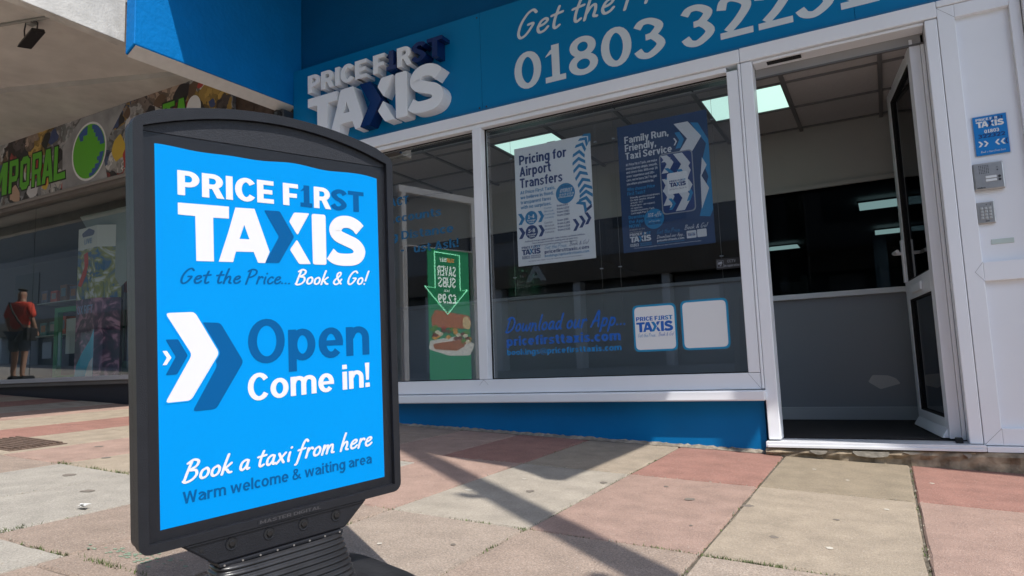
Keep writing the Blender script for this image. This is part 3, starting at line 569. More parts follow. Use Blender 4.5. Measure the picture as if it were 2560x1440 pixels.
frame_part('edge_trim', .708, .74, -.60, 1.720, 3.93, 4.06)
op('side_sill', MB().box(.372, .705, 3.94, 4.03, -.480, -.453), upvc, .003)
op('threshold', MB().box(-.608, .369, 3.925, 4.10, -.476, -.447).box(-.60, .36, 3.917, 3.9245, -.476, -.462), mat('threshold_aluminium', (.70, .71, .74), .3, noise=.05), .002)
# rubble step below the threshold
mb = MB(); n = 46; x0, x1 = -.612, 1.2; random.seed(3)
prof = []
for k in range(n+1):
    x = x0+(x1-x0)*k/n; zt = -.482; zb = gz(x, 3.96)-.01; prof.append([(x, 3.935+random.uniform(-.006, .006), zt), (x, 3.925+random.uniform(-.012, .008), zt-.018), (x, 3.93+random.uniform(-.014, .012), (zt+zb)/2), (x, 3.935+random.uniform(-.01, .01), zb)])
for k in range(n):
    for j in range(3): mb.poly([prof[k][j+1], prof[k+1][j+1], prof[k+1][j], prof[k][j]])
    mb.poly([(prof[k][0][0], 4.1, -.482), prof[k][0], prof[k+1][0], (prof[k+1][0][0], 4.1, -.482)])
m = mat('broken_stone_step', (.27, .215, .15), .95, noise=.45, nscale=16, stain=.4, bump=1.6, bscale=38)
op('step', mb, m)
plasterm = mat('chipped_render', (.27, .245, .205), .9, noise=.2, nscale=40, bump=1.2, bscale=50)
for a, b, z0, z1 in ((-.40, -.31, -.508, -.486), (-.20, -.03, -.515, -.486), (.02, .10, -.498, -.485), (.27, .31, -.51, -.487)):
    pts = [(a, z1), (a+.02, z0+.008), ((a+b)/2, z0), (b-.01, z0+.006), (b, z1-.002)]
    op('render_patch', MB().prism(round_poly(pts, .01), 3.9125, 3.935), plasterm)
random.seed(5)
# neighbouring wall to the right of the shop front
op('right_pilaster', MB().box(.74, 1.9, 3.90, 4.3, -.75, 4.4), mat('purple_grey_paint', (.28, .24, .29), .7, noise=.05))
# ---------------- door leaf, open inwards
HX = .287
door = part('door', shift(MB().box(HX-.04, HX, 4.075, 4.115, -.43, 1.64).box(HX-.145, HX-.105, 4.835, 4.875, -.43, 1.64), (0, 0, 0)) if 0 else MB(), upvc, office) if 0 else None
dl = bpy.data.objects.new('door', None); col.objects.link(dl); dl.parent = office; dl['label'] = 'white glazed door standing open into the lobby'
ang = math.radians(7.5); dl.location = (HX-OD[0], 4.085-OD[1], 0-OD[2]); dl.rotation_euler = (0, 0, ang)
# local: x = thickness to the left (negative), y = along the leaf into the room
def dp(name, mb, m, bevel=.003): return part(name, mb, m, dl, bevel)
L_ = .80
dp('stile', MB().box(-.05, 0, 0, .085, -.435, 1.635), upvc); dp('stile', MB().box(-.05, 0, L_-.085, L_, -.435, 1.635), upvc)
dp('rail', MB().box(-.05, 0, .0855, L_-.0855, 1.545, 1.635), upvc); dp('rail', MB().box(-.05, 0, .0855, L_-.0855, .31, .42), upvc); dp('rail', MB().box(-.05, 0, .0855, L_-.0855, -.435, -.34), upvc)
dp('pane', MB().box(-.030, -.024, .086, L_-.086, .4205, 1.5445), dark_glass, 0); dp('pane', MB().box(-.030, -.024, .086, L_-.086, -.3395, .3095), dark_glass, 0)
for z0, z1 in ((.4205, 1.5445), (-.3395, .3095)):
    dp('gasket', MB().box(-.046, -.0305, L_-.094, L_-.0865, z0, z1).box(-.046, -.0305, .0865, .094, z0, z1).box(-.046, -.0305, .094, L_-.094, z0, z0+.007).box(-.046, -.0305, .094, L_-.094, z1-.007, z1), dark, 0)
dp('letterplate', MB().box(-.064, -.0505, .28, .56, .335, .385), upvc, .006)
dp('handle', MB().box(-.062, -.0505, L_-.062, L_-.028, .42, .68).tube([(-.06, L_-.045, .60), (-.10, L_-.045, .60), (-.105, L_-.06, .60), (-.105, L_-.19, .595)], .011, 10), upvc, .003)
dp('handle', MB().box(.0005, .012, L_-.062, L_-.028, .42, .68).tube([(.01, L_-.045, .60), (.05, L_-.045, .60), (.055, L_-.06, .60), (.055, L_-.19, .595)], .011, 10), upvc, .003)
dp('weather_bar', MB().prism([(-.0505, -.385), (-.072, -.420), (-.078, -.434), (-.0505, -.434)], .03, L_-.01), upvc, .002)
# hinge-side reveal seen edge on
op('door_rebate', MB().box(.288, .306, 4.0805, 4.20, -.44, 1.65), upvc, .003)
op('floor_hinge', MB().box(.255, .285, 3.99, 4.06, -.447, -.425), dark, .002)
# ---------------- projecting blue wall, left of the shop front
fin = empty('projecting_wall', 'blue painted wall projecting from the building beside the shop sign', 'wall', (-4.16, 3.3, 2.2)); FD = (-4.16, 3.3, 2.2)
part('painted_wall', shift(MB().prism([(2.62, 2.168), (4.08, 2.196), (4.08, 4.4), (2.62, 4.4)], 0, 0), (0, 0, 0)), blue, fin) if 0 else None
mb = MB(); P = [(2.62, 2.166), (4.085, 2.200), (4.085, 4.4), (2.62, 4.4)]; x0, x1 = -4.212, -4.12
mb.v = [(x1, y, z) for y, z in P]+[(x0, y, z-(.05 if k < 2 else 0)) for k, (y, z) in enumerate(P)]; mb.f = [(0, 1, 2, 3), (7, 6, 5, 4), (4, 5, 1, 0), (5, 6, 2, 1), (6, 7, 3, 2), (7, 4, 0, 3)]
part('blue_face', shift(mb, FD), mat('blue_masonry_paint', (.0, .16, .47), .6, spec=.15, noise=.06, nscale=6, bump=1.0, bscale=34), fin, .006)
mb = MB(); P = [(2.632, 2.163), (4.08, 2.197)]
mb.poly([(-4.123, P[0][0], P[0][1]-.002), (-4.123, P[1][0], P[1][1]-.002), (-4.211, P[1][0], P[1][1]-.053), (-4.211, P[0][0], P[0][1]-.053)])
mb.poly([(-4.123, P[0][0], P[0][1]-.004), (-4.211, P[0][0], P[0][1]-.056), (-4.211, P[1][0], P[1][1]-.056), (-4.123, P[1][0], P[1][1]-.004)])
part('white_soffit_edge', shift(mb, FD), mat('off_white_paint', (.62, .60, .57), .7, noise=.05, nscale=20), fin)
# roof canopy above the taxi office (out of the picture; it shades the front)
roof = empty('roof_canopy', 'flat concrete canopy roof above the taxi office front', 'canopy', (0, 3, 3.3)); 
poly = [(-4.115, 2.61), (-3.54, 2.546), (-2.5, 2.25), (-.44, 1.655), (-.34, 1.70), (-.20, 1.632), (-.02, 1.57), (.12, 1.542), (.33, 1.49), (.48, 1.41), (.606, 1.31), (.69, 1.325), (.700, 2.56), (1.03, 2.56), (1.16, 2.49), (1.23, 2.44), (1.27, 2.57), (1.6, 2.545), (2.25, 2.38), (3.6, 2.2), (8, 2.2), (8, 4.088), (-4.115, 4.088)]
part('slab', MB().hprism([(x, y-3) for x, y in poly], 0.0, .22), concrete, roof)
# ---------------- concrete canopy over the left shop
can = empty('concrete_canopy', 'weathered concrete canopy over the shop on the left', 'canopy', (-7, 3, 2.7)); CD = (-7, 3, 2.7)
def cp(name, mb, m, **k): return part(name, shift(mb, CD), m, can, **k)
cp('soffit', MB().box(-16, -4.772, 1.74, 4.2, 2.755, 3.0).box(-4.7715, -4.605, 2.915, 4.2, 2.756, 3.0), soffit)
cp('side_beam', MB().box(-4.77, -4.68, 1.70, 2.905, 2.44, 3.6), concrete, bevel=.004)
cp('side_beam', MB().box(-4.60, -4.52, 3.0, 4.2, 2.62, 3.8), mat('cream_render', (.55, .52, .45), .8, noise=.06), bevel=.004)
cp('front_beam', MB().box(-16, -4.772, 1.62, 1.735, 2.60, 3.6), concrete)
mb = MB().hprism([(-16, 1.9), (-7.0, 3.24), (-5.2, 3.93), (-4.6, 4.15), (-16, 4.2)], 2.705, 2.7545)
cp('lower_soffit', mb, mat('soffit_render_grey', (.50, .49, .46), .9, noise=.07, nscale=8, stain=.16, bump=.4, bscale=90))
cb = tag(shift(MB().tube([(-8.4, 1.95, 2.742), (-7.2, 2.3, 2.742), (-5.78, 2.60, 2.742), (-5.30, 2.74, 2.742), (-5.22, 2.77, 2.742)], .011, 8), (-5.6, 2.6, 2.742)).build('conduit', mat('grey_conduit', (.30, .29, .27), .6)), 'thin grey cable conduit clipped under the concrete canopy', 'conduit'); cb.location = (-5.6, 2.6, 2.742)
fl = empty('floodlight', 'small black floodlight hanging under the concrete canopy at top left', 'floodlight', (-5.52, 2.70, 2.755)); fl.scale = (.8, .8, .8)
part('junction_box', MB().box(-.05, .03, -.03, .03, -.045, 0), MATS['grey_conduit'], fl, .006)
part('bracket', MB().tube([(-.07, -.02, -.02), (-.09, -.02, -.09), (-.075, -.02, -.17)], .007).tube([(.075, .0, -.03), (.10, .0, -.06), (.085, .0, -.16)], .007).tube([(-.07, -.02, -.02), (.0, -.01, -.012), (.075, 0, -.03)], .007), steel_dark, fl)
mb = MB(); mb.v = [(-.12, -.05, -.22), (.10, -.05, -.12), (.12, .05, -.10), (-.10, .05, -.20), (-.13, -.06, -.26), (.11, -.06, -.155), (.13, .06, -.135), (-.11, .06, -.24)]
mb.f = [(0, 1, 2, 3), (7, 6, 5, 4), (0, 4, 5, 1), (1, 5, 6, 2), (2, 6, 7, 3), (3, 7, 4, 0)]
part('lamp_body', mb, mat('black_lamp_housing', (.02, .02, .022), .4), fl, .006)
# brown clad pier between the two shops, and the security light on it
pier = empty('pier', 'brown clad pier between the two shops under the blue wall', 'wall', (-4.4, 4.0, -.3)); wm = mat('brown_cladding', (.075, .048, .033), .8, noise=.3, nscale=20, bump=.6)
for k in range(7): part('board', MB().box(-.55+k*.115, -.55+k*.115+.112, .01+.003*(k % 2), .1, -.2, 3.1), wm, pier, .003)
sec = empty('security_camera', 'round black security camera tucked under the end of the blue wall', 'camera', (-4.155, 3.88, 2.135))
part('mount', MB().box(-.06, .035, .0, .11, -.09, .0), steel_dark, sec, .008)
part('lens', MB().prism(ellipse(-.01, -.045, .034, .034, 20), -.03, .0), dark, sec); part('lens_ring', MB().prism(ellipse(-.01, -.045, .018, .018, 16), -.034, -.0305), mat('lens_glass', (.05, .06, .07), .1), sec)
# ================================================================== fascia sign
sign = empty('shop_sign', 'long blue shop sign with raised taxi logo and white telephone number', 'sign', (-1.6, 3.97, 1.76)); SD = (-1.6, 3.97, 1.76)
def sp(name, mb, m, **k): return part(name, shift(mb, SD), m, sign, **k)
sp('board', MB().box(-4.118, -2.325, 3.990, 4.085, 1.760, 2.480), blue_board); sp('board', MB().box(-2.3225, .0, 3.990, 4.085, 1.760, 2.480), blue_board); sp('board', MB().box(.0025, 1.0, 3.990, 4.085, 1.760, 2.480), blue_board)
sp('drip_edge', MB().box(-4.10, 1.0, 3.972, 3.989, 1.757, 1.772), mat('teal_edge', (.005, .14, .30), .5))
WM = wall_map(3.8905, -3.86, 1.8185); LS = 1.287
for L, m, nm in ((LW, white_let, 'raised_letter'), (LA, navy, 'raised_letter')):
    for k, (ch, polys) in enumerate(L):
        mb = MB()
        for j, poly in enumerate(polys):
            pts = [(a[0]*LS, a[1]*LS) for a in poly]; A = sum(pts[q][0]*pts[(q+1) % len(pts)][1]-pts[(q+1) % len(pts)][0]*pts[q][1] for q in range(len(pts)))
            if A < 0: pts = pts[::-1]
            mb.prism([(-3.86+u, 1.8185+v) for u, v in pts], 3.8905-j*.00002-.00015*(k % 4), 3.9895)
        sp(nm, mb, m)
W0 = wall_map(3.9898)
vin = mat('frosted_white_vinyl', (.60, .66, .70), .5)
letter_parts(sign, vin, '01803 322322', -2.062, .335, 1.847, .252, 'g', .88, W0, origin=SD)
letter_parts(sign, vin, 'Get the Price... Book & Go!', -2.045, .40, 2.205, .180, 's', 1.12, W0, origin=SD)
for x, z in ((-2.345, 1.79), (-2.29, 1.79), (-2.345, 2.45), (-1.2, 2.46)): sp('screw', MB().prism(ellipse(x, z, .006, .006, 10), 3.9875, 3.9899), steel_dark)
# ================================================================== things fixed to the white panel
card = empty('notice_card', 'small blue taxi card with telephone number on the white panel', 'sign', (.533, 3.984, .936))
part('card', MB().box(-.068, .068, -.003, .005, 0, .194), mid_print if 0 else mat('card_blue', (.003, .19, .55), .35), card)
CM = lambda u, v, h: (u, -.0032-h, v)
a, b = MB(), MB(); put_logo(a, b, -.056, .138, .112, CM)
put_text(a, '01803', -.026, .034, .108, .017, 'g', 1, CM); put_text(b, '322322', -.052, .056, .085, .019, 'g', 1, CM)
for k, x in enumerate((-.056, -.034)): flat(a, chevron(x, .042, .02, .028, .009), CM, .0006)
for k, x in enumerate((.054, .032)): flat(a, [(2*x-p[0], p[1]) for p in chevron(x-.0, .042, .02, .028, .009)], CM, .0006)
flat(b, [(.052+.012-q[0]+.0, q[1]) for q in chevron(0, .042, .012, .028, .006)], CM, .0004)
put_text(a, 'Book a taxi from here', -.05, .05, .012, .010, 's', .9, CM)
part('lettering', a, white_print, card); part('lettering', b, navy_print, card)
part('backing', MB().box(-.074, .073, .0055, .0062, -.006, .199), mat('clear_plastic_edge', (.66, .68, .70), .2), card)
ic = empty('intercom', 'square brushed steel door intercom with two name buttons', 'intercom', (.503, 3.99, .762))
part('casing', MB().box(-.062, .062, -.024, .0, 0, .134), steel, ic, .006)
for i in range(6):
    for j in range(6): part('speaker_hole', MB().prism(ellipse(-.036+i*.0072, .083+j*.0072, .0021, .0021, 6), -.0244, -.0241), dark, ic)
for z in (.040, .056): part('name_button', MB().box(-.014, .030, -.0265, -.0245, z, z+.011), mat('lit_name_plate', (.75, .78, .80), .3), ic, .001)
for x, z, r in ((.042, .044, .006), (.042, .060, .006), (.036, .092, .003), (.036, .105, .002)): part('button', MB().prism(ellipse(x, z, r, r, 12), -.0262, -.0245), steel_dark, ic)
mb = MB(); put_text(mb, 'videx', -.052, -.018, .009, .007, 'g', 1, lambda u, v, h: (u, -.0243-h, v)); part('lettering', mb, dark, ic)
kp = empty('keypad', 'small steel entry keypad with twelve square keys under the intercom', 'keypad', (.4765, 3.99, .600))
part('casing', MB().box(-.036, .036, -.016, 0, 0, .106), steel, kp, .004)
for i in range(3):
    for j in range(4): part('key', MB().box(-.022+i*.0165, -.011+i*.0165, -.0195, -.0163, .022+j*.0155, .033+j*.0155), mat('worn_key_metal', (.62, .62, .60), .3, metal=.6), kp, .001)
for x in (.004, .020): part('indicator_light', MB().prism(ellipse(x, .092, .002, .002, 8), -.0168, -.0162), dark, kp)
part('maker_plate', MB().box(-.006, .010, -.0166, -.0162, .010, .0135), dark, kp)
lp = tag(MB().box(-.045, .045, -.004, 0, -.012, .012).build('name_plate', mat('pale_plate', (.50, .58, .55), .35), None, .0015), 'blank pale strip plate on the white panel below the keypad', 'plate'); lp.location = (.530, 3.99, .510)
# ================================================================== inside of the taxi office
room = structure(bpy.data.objects.new('room_wall', None)); col.objects.link(room)
def rp(name, mb, m, **k): return part(name, mb, m, room, **k)
BY = 5.231
rp('bulkhead', MB().box(-4.05, .5, BY, BY+.1, 1.19, 1.7), plaster)
rp('bulkhead_trim', MB().box(-4.05, .5, BY-.02, BY-.001, 1.165, 1.195), plaster)
rp('side_wall', MB().box(.42, .5, 4.12, BY-.001, -.5, 1.7), plaster); rp('side_wall', MB().box(-4.1, -4.0, 4.12, 12.5, -.5, 1.7), plaster)
rp('counter_front', MB().box(-4.0, -.72, BY, BY+.04, -.36, .56).box(-.719, .42, BY, BY+.04, -.36, .392), counter_m)
rp('counter_ledge', MB().box(-.719, .42, BY-.03, BY+.10, .393, .430), upvc, bevel=.003); rp('counter_ledge', MB().box(-4.0, -.72, BY-.02, BY+.10, .561, .590), counter_m, bevel=.003)
rp('skirting', MB().box(-4.0, .42, BY-.016, BY-.0005, -.44, -.355), mat('grey_skirting', (.40, .42, .44), .4), bevel=.003)
rp('serving_screen', MB().box(-3.999, .419, BY+.05, BY+.056, .431, 1.188), glass('screen_glass', (.5, .52, .55), 1.45, .35))
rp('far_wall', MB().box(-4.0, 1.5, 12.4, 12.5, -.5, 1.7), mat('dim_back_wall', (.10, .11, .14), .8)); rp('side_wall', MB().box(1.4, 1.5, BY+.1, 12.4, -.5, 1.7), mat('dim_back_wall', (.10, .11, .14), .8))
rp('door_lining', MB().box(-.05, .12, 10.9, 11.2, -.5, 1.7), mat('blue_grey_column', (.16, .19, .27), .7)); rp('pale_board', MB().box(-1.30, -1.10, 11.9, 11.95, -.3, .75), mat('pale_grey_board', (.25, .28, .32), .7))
fillets = MB().box(-4.1, 1.5, 4.04, 12.5, 1.72, 1.76); rp('ceiling_void', fillets, dark)
fl_ = MB().box(-4.0, 1.5, 4.10, 12.4, -.50, -.44).build('room_floor', carpet); structure(fl_)
ceil = structure(bpy.data.objects.new('ceiling', None)); col.objects.link(ceil)
gx = [-.405-.5*k for k in range(8)][::-1]+[.10, .60]; gy = [4.085, 4.225, 4.69, 5.155, 5.62]
lights_at = {(-.905, 4.225), (-2.405, 4.225)}
for i in range(len(gx)-1):
    for j in range(3):
        x0, x1, y0, y1 = gx[i], gx[i+1], gy[j], min(gy[j+1], BY)
        if (round(x0, 3), y0) in lights_at: continue
        part('ceiling_tile', MB().box(x0+.006, x1-.006, y0+.006, y1-.006, 1.606, 1.62), tile_m, ceil)
for x in gx: part('grid_bar', MB().box(x-.012, x+.012, 4.085, BY, 1.596, 1.606), grid_m, ceil)
for y in gy[:4]: part('grid_bar', MB().box(gx[0], .42, y-.010, y+.010, 1.5965, 1.6055), grid_m, ceil)
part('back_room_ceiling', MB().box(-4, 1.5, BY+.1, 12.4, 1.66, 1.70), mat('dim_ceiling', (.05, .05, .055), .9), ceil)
def panel(x0, x1, y0, y1, z, label):
    p = empty('ceiling_light', label, 'ceiling light', ((x0+x1)/2, (y0+y1)/2, z), 'square light panels in the office ceiling')
    a, b = (x1-x0)/2, (y1-y0)/2
    part('frame', MB().box(-a, a, -b, -b+.012, 0, .02).box(-a, a, b-.012, b, 0, .02).box(-a, -a+.012, -b+.012, b-.012, 0, .02).box(a-.012, a, -b+.012, b-.012, 0, .02), grid_m, p)
    part('diffuser', MB().box(-a+.012, a-.012, -b+.012, b-.012, .004, .015), panel_light, p)
panel(-.899, -.411, 4.231, 4.684, 1.600, 'lit ceiling panel behind the window post, next to the doorway')
panel(-2.399, -1.911, 4.231, 4.684, 1.600, 'lit ceiling panel above the white airport price poster')
panel(-.15, .62, 8.16, 8.65, 1.60, 'nearest lit strip in the dark back room, seen through the doorway')
panel(-.02, .70, 10.15, 10.60, 1.60, 'second lit strip in the dark back room, below the nearest strip')
panel(-1.65, -1.0, 10.62, 11.06, 1.60, 'lit strip in the dark back room, at the left of the doorway')
em = empty('exit_light', 'pale box light on the back room wall, seen through the doorway', 'wall light', (-.93, 9.0, .72)); part('box', MB().box(-.16, .16, -.04, 0, 0, .17), mat('dim_pale_box', (.22, .25, .28), .5), em, .01); part('lamp', MB().prism(ellipse(.12, .21, .04, .04, 12), -.04, 0), mat('dim_pale_box', (.22, .25, .28), .5), em)
pap = tag(MB().prism(round_poly([(-.10, .0), (-.03, -.05), (.09, -.015), (.065, .02), (.02, .04), (-.07, .045)], .01), -.002, 0).build('torn_patch', mat('torn_paper', (.60, .57, .55), .8)), 'torn pale patch low on the grey counter front inside the doorway', 'paper'); pap.location = (-.03, BY-.0005, -.19)
# ================================================================== posters, cables and lettering behind the window glass
def cable(x, label):
    c = empty('display_cable', label, 'cable', (x, 4.062, 1.62), 'thin cables holding the window posters')
    part('wire', MB().tube([(0, 0, 0), (0, 0, -1.30)], .0009, 5), mat('steel_wire', (.22, .22, .23), .4, metal=.6), c)
    for z in (-.21, -1.03): part('clip', MB().box(-.010, .010, -.005, .005, z-.003, z+.003), grey_print, c)
cable(-2.155, 'thin steel cable left of the white price poster'); cable(-1.535, 'thin steel cable right of the white price poster')
cable(-1.412, 'thin steel cable left of the dark blue poster'); cable(-.796, 'thin steel cable right of the dark blue poster')
def poster(name, x0, x1, z0, z1, m, label):
    p = empty(name, label, 'poster', ((x0+x1)/2, 4.056, z0)); part('sheet', MB().box(-(x1-x0)/2, (x1-x0)/2, 0, .003, 0, z1-z0), m, p); return p
pa = poster('price_poster', -2.122, -1.567, .661, 1.470, mat('poster_white_paper', (.74, .76, .78), .6), 'white poster listing airport transfer prices behind the window')
PM = lambda u, v, h: (u-.2775, -.0002-h, v)
# u,v in poster metres: from crop fractions
U = lambda px, py: ((px-57-(py-210)*.035)/763*.555, 0)
n_, b_, k_ = MB(), MB(), MB()
put_text(n_, 'Pricing for', .035, .385, .690, .066, 'g', 1.05, PM); put_text(n_, 'Airport', .035, .270, .610, .066, 'g', 1.05, PM); put_text(n_, 'Transfers', .035, .350, .530, .066, 'g', 1.05, PM)
for s, x1, y in (('At Price First Taxis,', .295, .487), ('we believe in fixed,', .280, .453), ('transparent fares', .262, .419), ('with no surprises.', .262, .385)): put_text(b_, s, .035, x1, y, .0235, 'g', .95, PM)
flat(b_, ellipse(.365, .447, .068, .068), PM, .0003)
put_text(k_, '01803', .325, .412, .455, .026, 's', 1.3, PM); put_text(k_, '322322', .313, .420, .422, .026, 's', 1.3, PM); put_text(n_, 'To Book', .335, .398, .489, .014, 's', 1.0, PM, .0012)
pr = [('Exeter:', 'from £63'), ('Bristol:', 'from £152'), ('Heathrow:', 'from £261'), ('Gatwick:', 'from £289'), ('Exeter:', 'from £80'), ('Bristol:', 'from £185'), ('Heathrow:', 'from £310'), ('Gatwick:', 'from £335')]
for k, (c, f) in enumerate(pr):
    y = .362-.0215*k-(.012 if k > 3 else 0); put_text(b_ if k < 4 else n_, c, .208, .208+.0085*len(c), y, .0125, 'g', .55, PM); put_text(n_, f, .300, .300+.0098*len(f), y+.004, .0135, 'g', .9, PM)
for yy, mbx, t1, t2 in ((.318, b_, '1-4', 'Passenger'), (.222, n_, '5-8', 'Passenger')):
    flat(mbx, ellipse(.110, yy, .046, .046), PM, .0003); put_text(k_, t1, .085, .135, yy-.004, .025, 'g', 1, PM); put_text(k_, t2, .078, .142, yy-.022, .012, 'g', 1, PM); put_text(k_, 'Vehicle', .090, .130, yy-.036, .010, 'g', 1, PM)
    flat(mbx, chevron(.012, yy-.038, .050, .076, .026), PM, .0003); flat(mbx, chevron(.160, yy-.038, .046, .076, .024), PM, .0003)
random.seed(2)
path = cr([(.545, .800), (.508, .765), (.475, .70), (.470, .63), (.478, .56), (.500, .49), (.510, .43), (.500, .37), (.46, .33), (.42, .305)], 3)
dist = 0
for k in range(0, 24, 2):
    p, q2 = path[min(k, 26)], path[min(k+1, 27)]; t = (p-q2).normalized(); nn = Vector((t.y, -t.x)); wdt = .034+.011*min(1, k/8); a_ = .030
    flat(b_, [p+t*a_*.9, p+nn*wdt*1.3-t*a_*.5, p+nn*wdt*1.3-t*(a_*.5+.020), p+t*(a_*.9-.024), p-nn*wdt-t*(a_*.5+.020), p-nn*wdt-t*a_*.5] if 0 else [p+nn*wdt-t*.012, p+t*.020, p-nn*wdt-t*.012, p-nn*wdt-t*.034, p-t*.004, p+nn*wdt-t*.034], PM, .0003+k*.00001)
for k, x in enumerate((.408, .452, .492)): flat(n_, chevron(x, .190+.016*k, .046, .078, .022), PM, .0004)
flat(n_, [(.500, .30), (.545, .33), (.545, .352), (.505, .325)], PM, .0004)
for s, x0, x1, y in (('Additional charges apply midnight - 5am, Sundays and Bank Holidays.', .055, .490, .157), ('Prices include 45-60 mins waiting and car park fees.', .110, .440, .140), ('Contact us by email or phone for other airports!', .125, .430, .123)): put_text(n_, s, x0, x1, y, .0095, 'g', .8, PM)
put_logo(n_, b_, .030, .072, .140, PM); put_text(n_, '01803 322322', .030, .168, .045, .020, 'g', .8, PM)
put_text(b_, 'Get the Price...', .198, .372, .095, .026, 's', 1.0, PM); put_text(n_, 'Book & Go!', .378, .510, .098, .026, 's', 1.0, PM)
put_text(n_, 'pricefirsttaxis.com', .198, .512, .066, .022, 'g', 1.0, PM); put_text(b_, 'bookings@pricefirsttaxis.com', .198, .512, .042, .0165, 'g', .9, PM)
put_text(k_, ' ', 0, .1, 0, .01, 'g', 1, PM) if 0 else None
put_text(n_, 'Booking fees apply. See our website for more information.', .080, .460, .024, .0065, 'g', .6, PM)
part('lettering', n_, navy_print, pa, label='navy'); part('lettering', b_, mat('teal_print', (.01, .20, .42), .45), pa, label='teal'); part('lettering', k_, white_print, pa, label='white')
part('tape', MB().box(-.03, .03, -.001, .002, .806, .812), mat('clear_tape', (.5, .52, .54), .3), pa)
pb = poster('app_poster', -1.383, -.823, .670, 1.476, mat('poster_navy_paper', (.004, .034, .115), .55), 'dark blue poster with white arrows and a phone behind the window')
n_, b_, k_, w_ = MB(), MB(), MB(), MB(); PM = lambda u, v, h: (u-.28, -.0002-h, v)
for s, x1, y in (('Family Run,', .325, .690), ('Friendly,', .245, .638), ('Taxi Service', .340, .586)): put_text(w_, s, .045, x1, y, .044, 'g', 1, PM)
for k, s in enumerate(('At Price First Taxis, we make', 'every journey simple, smooth,', 'and stress-free. With over 20', "years' experience and 100+", 'cars, we\'re here 24/7 to get', 'you where you need to be.')): put_text(w_, s, .045, .045+.0069*len(s), .545-k*.0245, .0155, 'g', .85, PM)
put_text(b_, 'Why choose Price', .045, .222, .385, .021, 'g', 1, PM); put_text(b_, 'First Taxis?', .045, .160, .357, .021, 'g', 1, PM)
for k, s in enumerate(('Friendly, professional drivers', 'On-time service. All year', 'around - 24/7', 'Fixed fares - on request,', 'no surprises', 'Flexible payments: Cash,', 'Card, Apple Pay, Google Pay')): put_text(w_, s, .062, .062+.0062*len(s), .335-k*.0165, .0112, 'g', .8, PM)
put_text(b_, 'Download', .045, .160, .208, .021, 'g', 1, PM); put_text(b_, 'the App', .045, .138, .180, .021, 'g', 1, PM); put_text(b_, 'NOW!', .045, .118, .152, .021, 'g', 1, PM)
for k, s in enumerate(('Available on the', 'App Store and', 'Google Play')): put_text(k_, s, .045, .045+.0062*len(s), .134-k*.0155, .0105, 'g', .8, PM)
big = lambda x, y, wd, ht, t: chevron(x, y, wd, ht, t)
flat(b_, [(.505, .735), (.560, .62), (.560, .20), (.54, .16), (.480, .17), (.515, .30), (.545, .40), (.515, .50), (.545, .60), (.46, .745)], PM, .0002)
flat(w_, big(.360, .545, .160, .210, .085), PM, .0004); flat(b_, big(.362, .600, .055, .100, .03), PM, .0003); flat(w_, big(.352, .622, .022, .045, .009), PM, .0004)
flat(w_, [(.50, .40), (.540, .47), (.515, .52)], PM, .0004); flat(w_, [(.495, .21), (.545, .33), (.50, .42)], PM, .0004)
flat(k_, rrect(.258, .462, .205, .582, .028), PM, .0005)
mbp = MB(); mbp.poly([PM(u, v, .0008) for u, v in rrect(.265, .455, .212, .575, .024)]); part('phone_screen', mbp, navy_print, pb)
for x, y, wd, ht, t, mm in ((.268, .46, .075, .11, .04, w_), (.345, .43, .10, .14, .055, w_), (.268, .345, .05, .08, .03, w_), (.285, .42, .06, .07, .025, b_), (.36, .40, .05, .07, .03, b_), (.39, .41, .055, .09, .035, w_), (.268, .26, .07, .10, .045, w_), (.34, .218, .10, .15, .055, w_), (.30, .23, .045, .07, .02, b_), (.41, .27, .04, .09, .02, b_), (.305, .245, .018, .035, .009, w_), (.325, .50, .02, .04, .008, w_), (.40, .33, .05, .07, .03, w_), (.27, .53, .06, .035, .04, w_)):
    flat(mm, [(min(max(u, .266), .454), v) for u, v in chevron(x, y, wd, ht, t)], PM, .0011+random.random()*.0002)
mbp = MB(); mbp.poly([PM(u, v, .0014) for u, v in rrect(.300, .425, .325, .455, .014)]); part('app_icon', mbp, white_print, pb)
put_logo(n_, b_, .312, .368, .100, PM, .0018); put_text(n_, 'Get the Price. Book & Go!', .310, .415, .350, .009, 's', 1, PM, .0018)
flat(b_, ellipse(.205, .190, .062, .062), PM, .0016); put_text(w_, '10% off*', .165, .250, .205, .024, 's', 1.2, PM, .002); put_text(n_, 'first ride in app', .155, .255, .190, .009, 'g', .8, PM, .002); put_text(w_, 'Use Promo Code:', .170, .240, .172, .010, 's', 1, PM, .002); put_text(n_, 'WELCOME10', .165, .245, .155, .012, 'g', .9, PM, .002)
put_logo(w_, b_, .045, .060, .135, PM); put_text(w_, '01803', .045, .100, .033, .018, 'g', .8, PM); put_text(b_, '322322', .108, .180, .033, .018, 'g', .8, PM)
put_text(b_, 'Get the Price...', .215, .372, .094, .026, 's', 1, PM); put_text(w_, 'Book & Go!', .385, .520, .100, .027, 's', 1, PM); put_text(w_, 'Download our App...', .215, .385, .066, .021, 's', 1.1, PM); put_text(w_, 'pricefirsttaxis.com', .215, .380, .046, .013, 'g', 1, PM); put_text(b_, 'bookings@pricefirsttaxis.com', .215, .380, .033, .009, 'g', .8, PM)
flat(w_, rrect(.396, .453, .045, .090, .006), PM, .0004); put_logo(n_, b_, .402, .058, .045, PM, .001); flat(w_, rrect(.458, .513, .045, .092, .006), PM, .0004)
put_text(w_, 'Discount is only applicable via our app. See website for more information.', .070, .480, .020, .006, 'g', .6, PM)
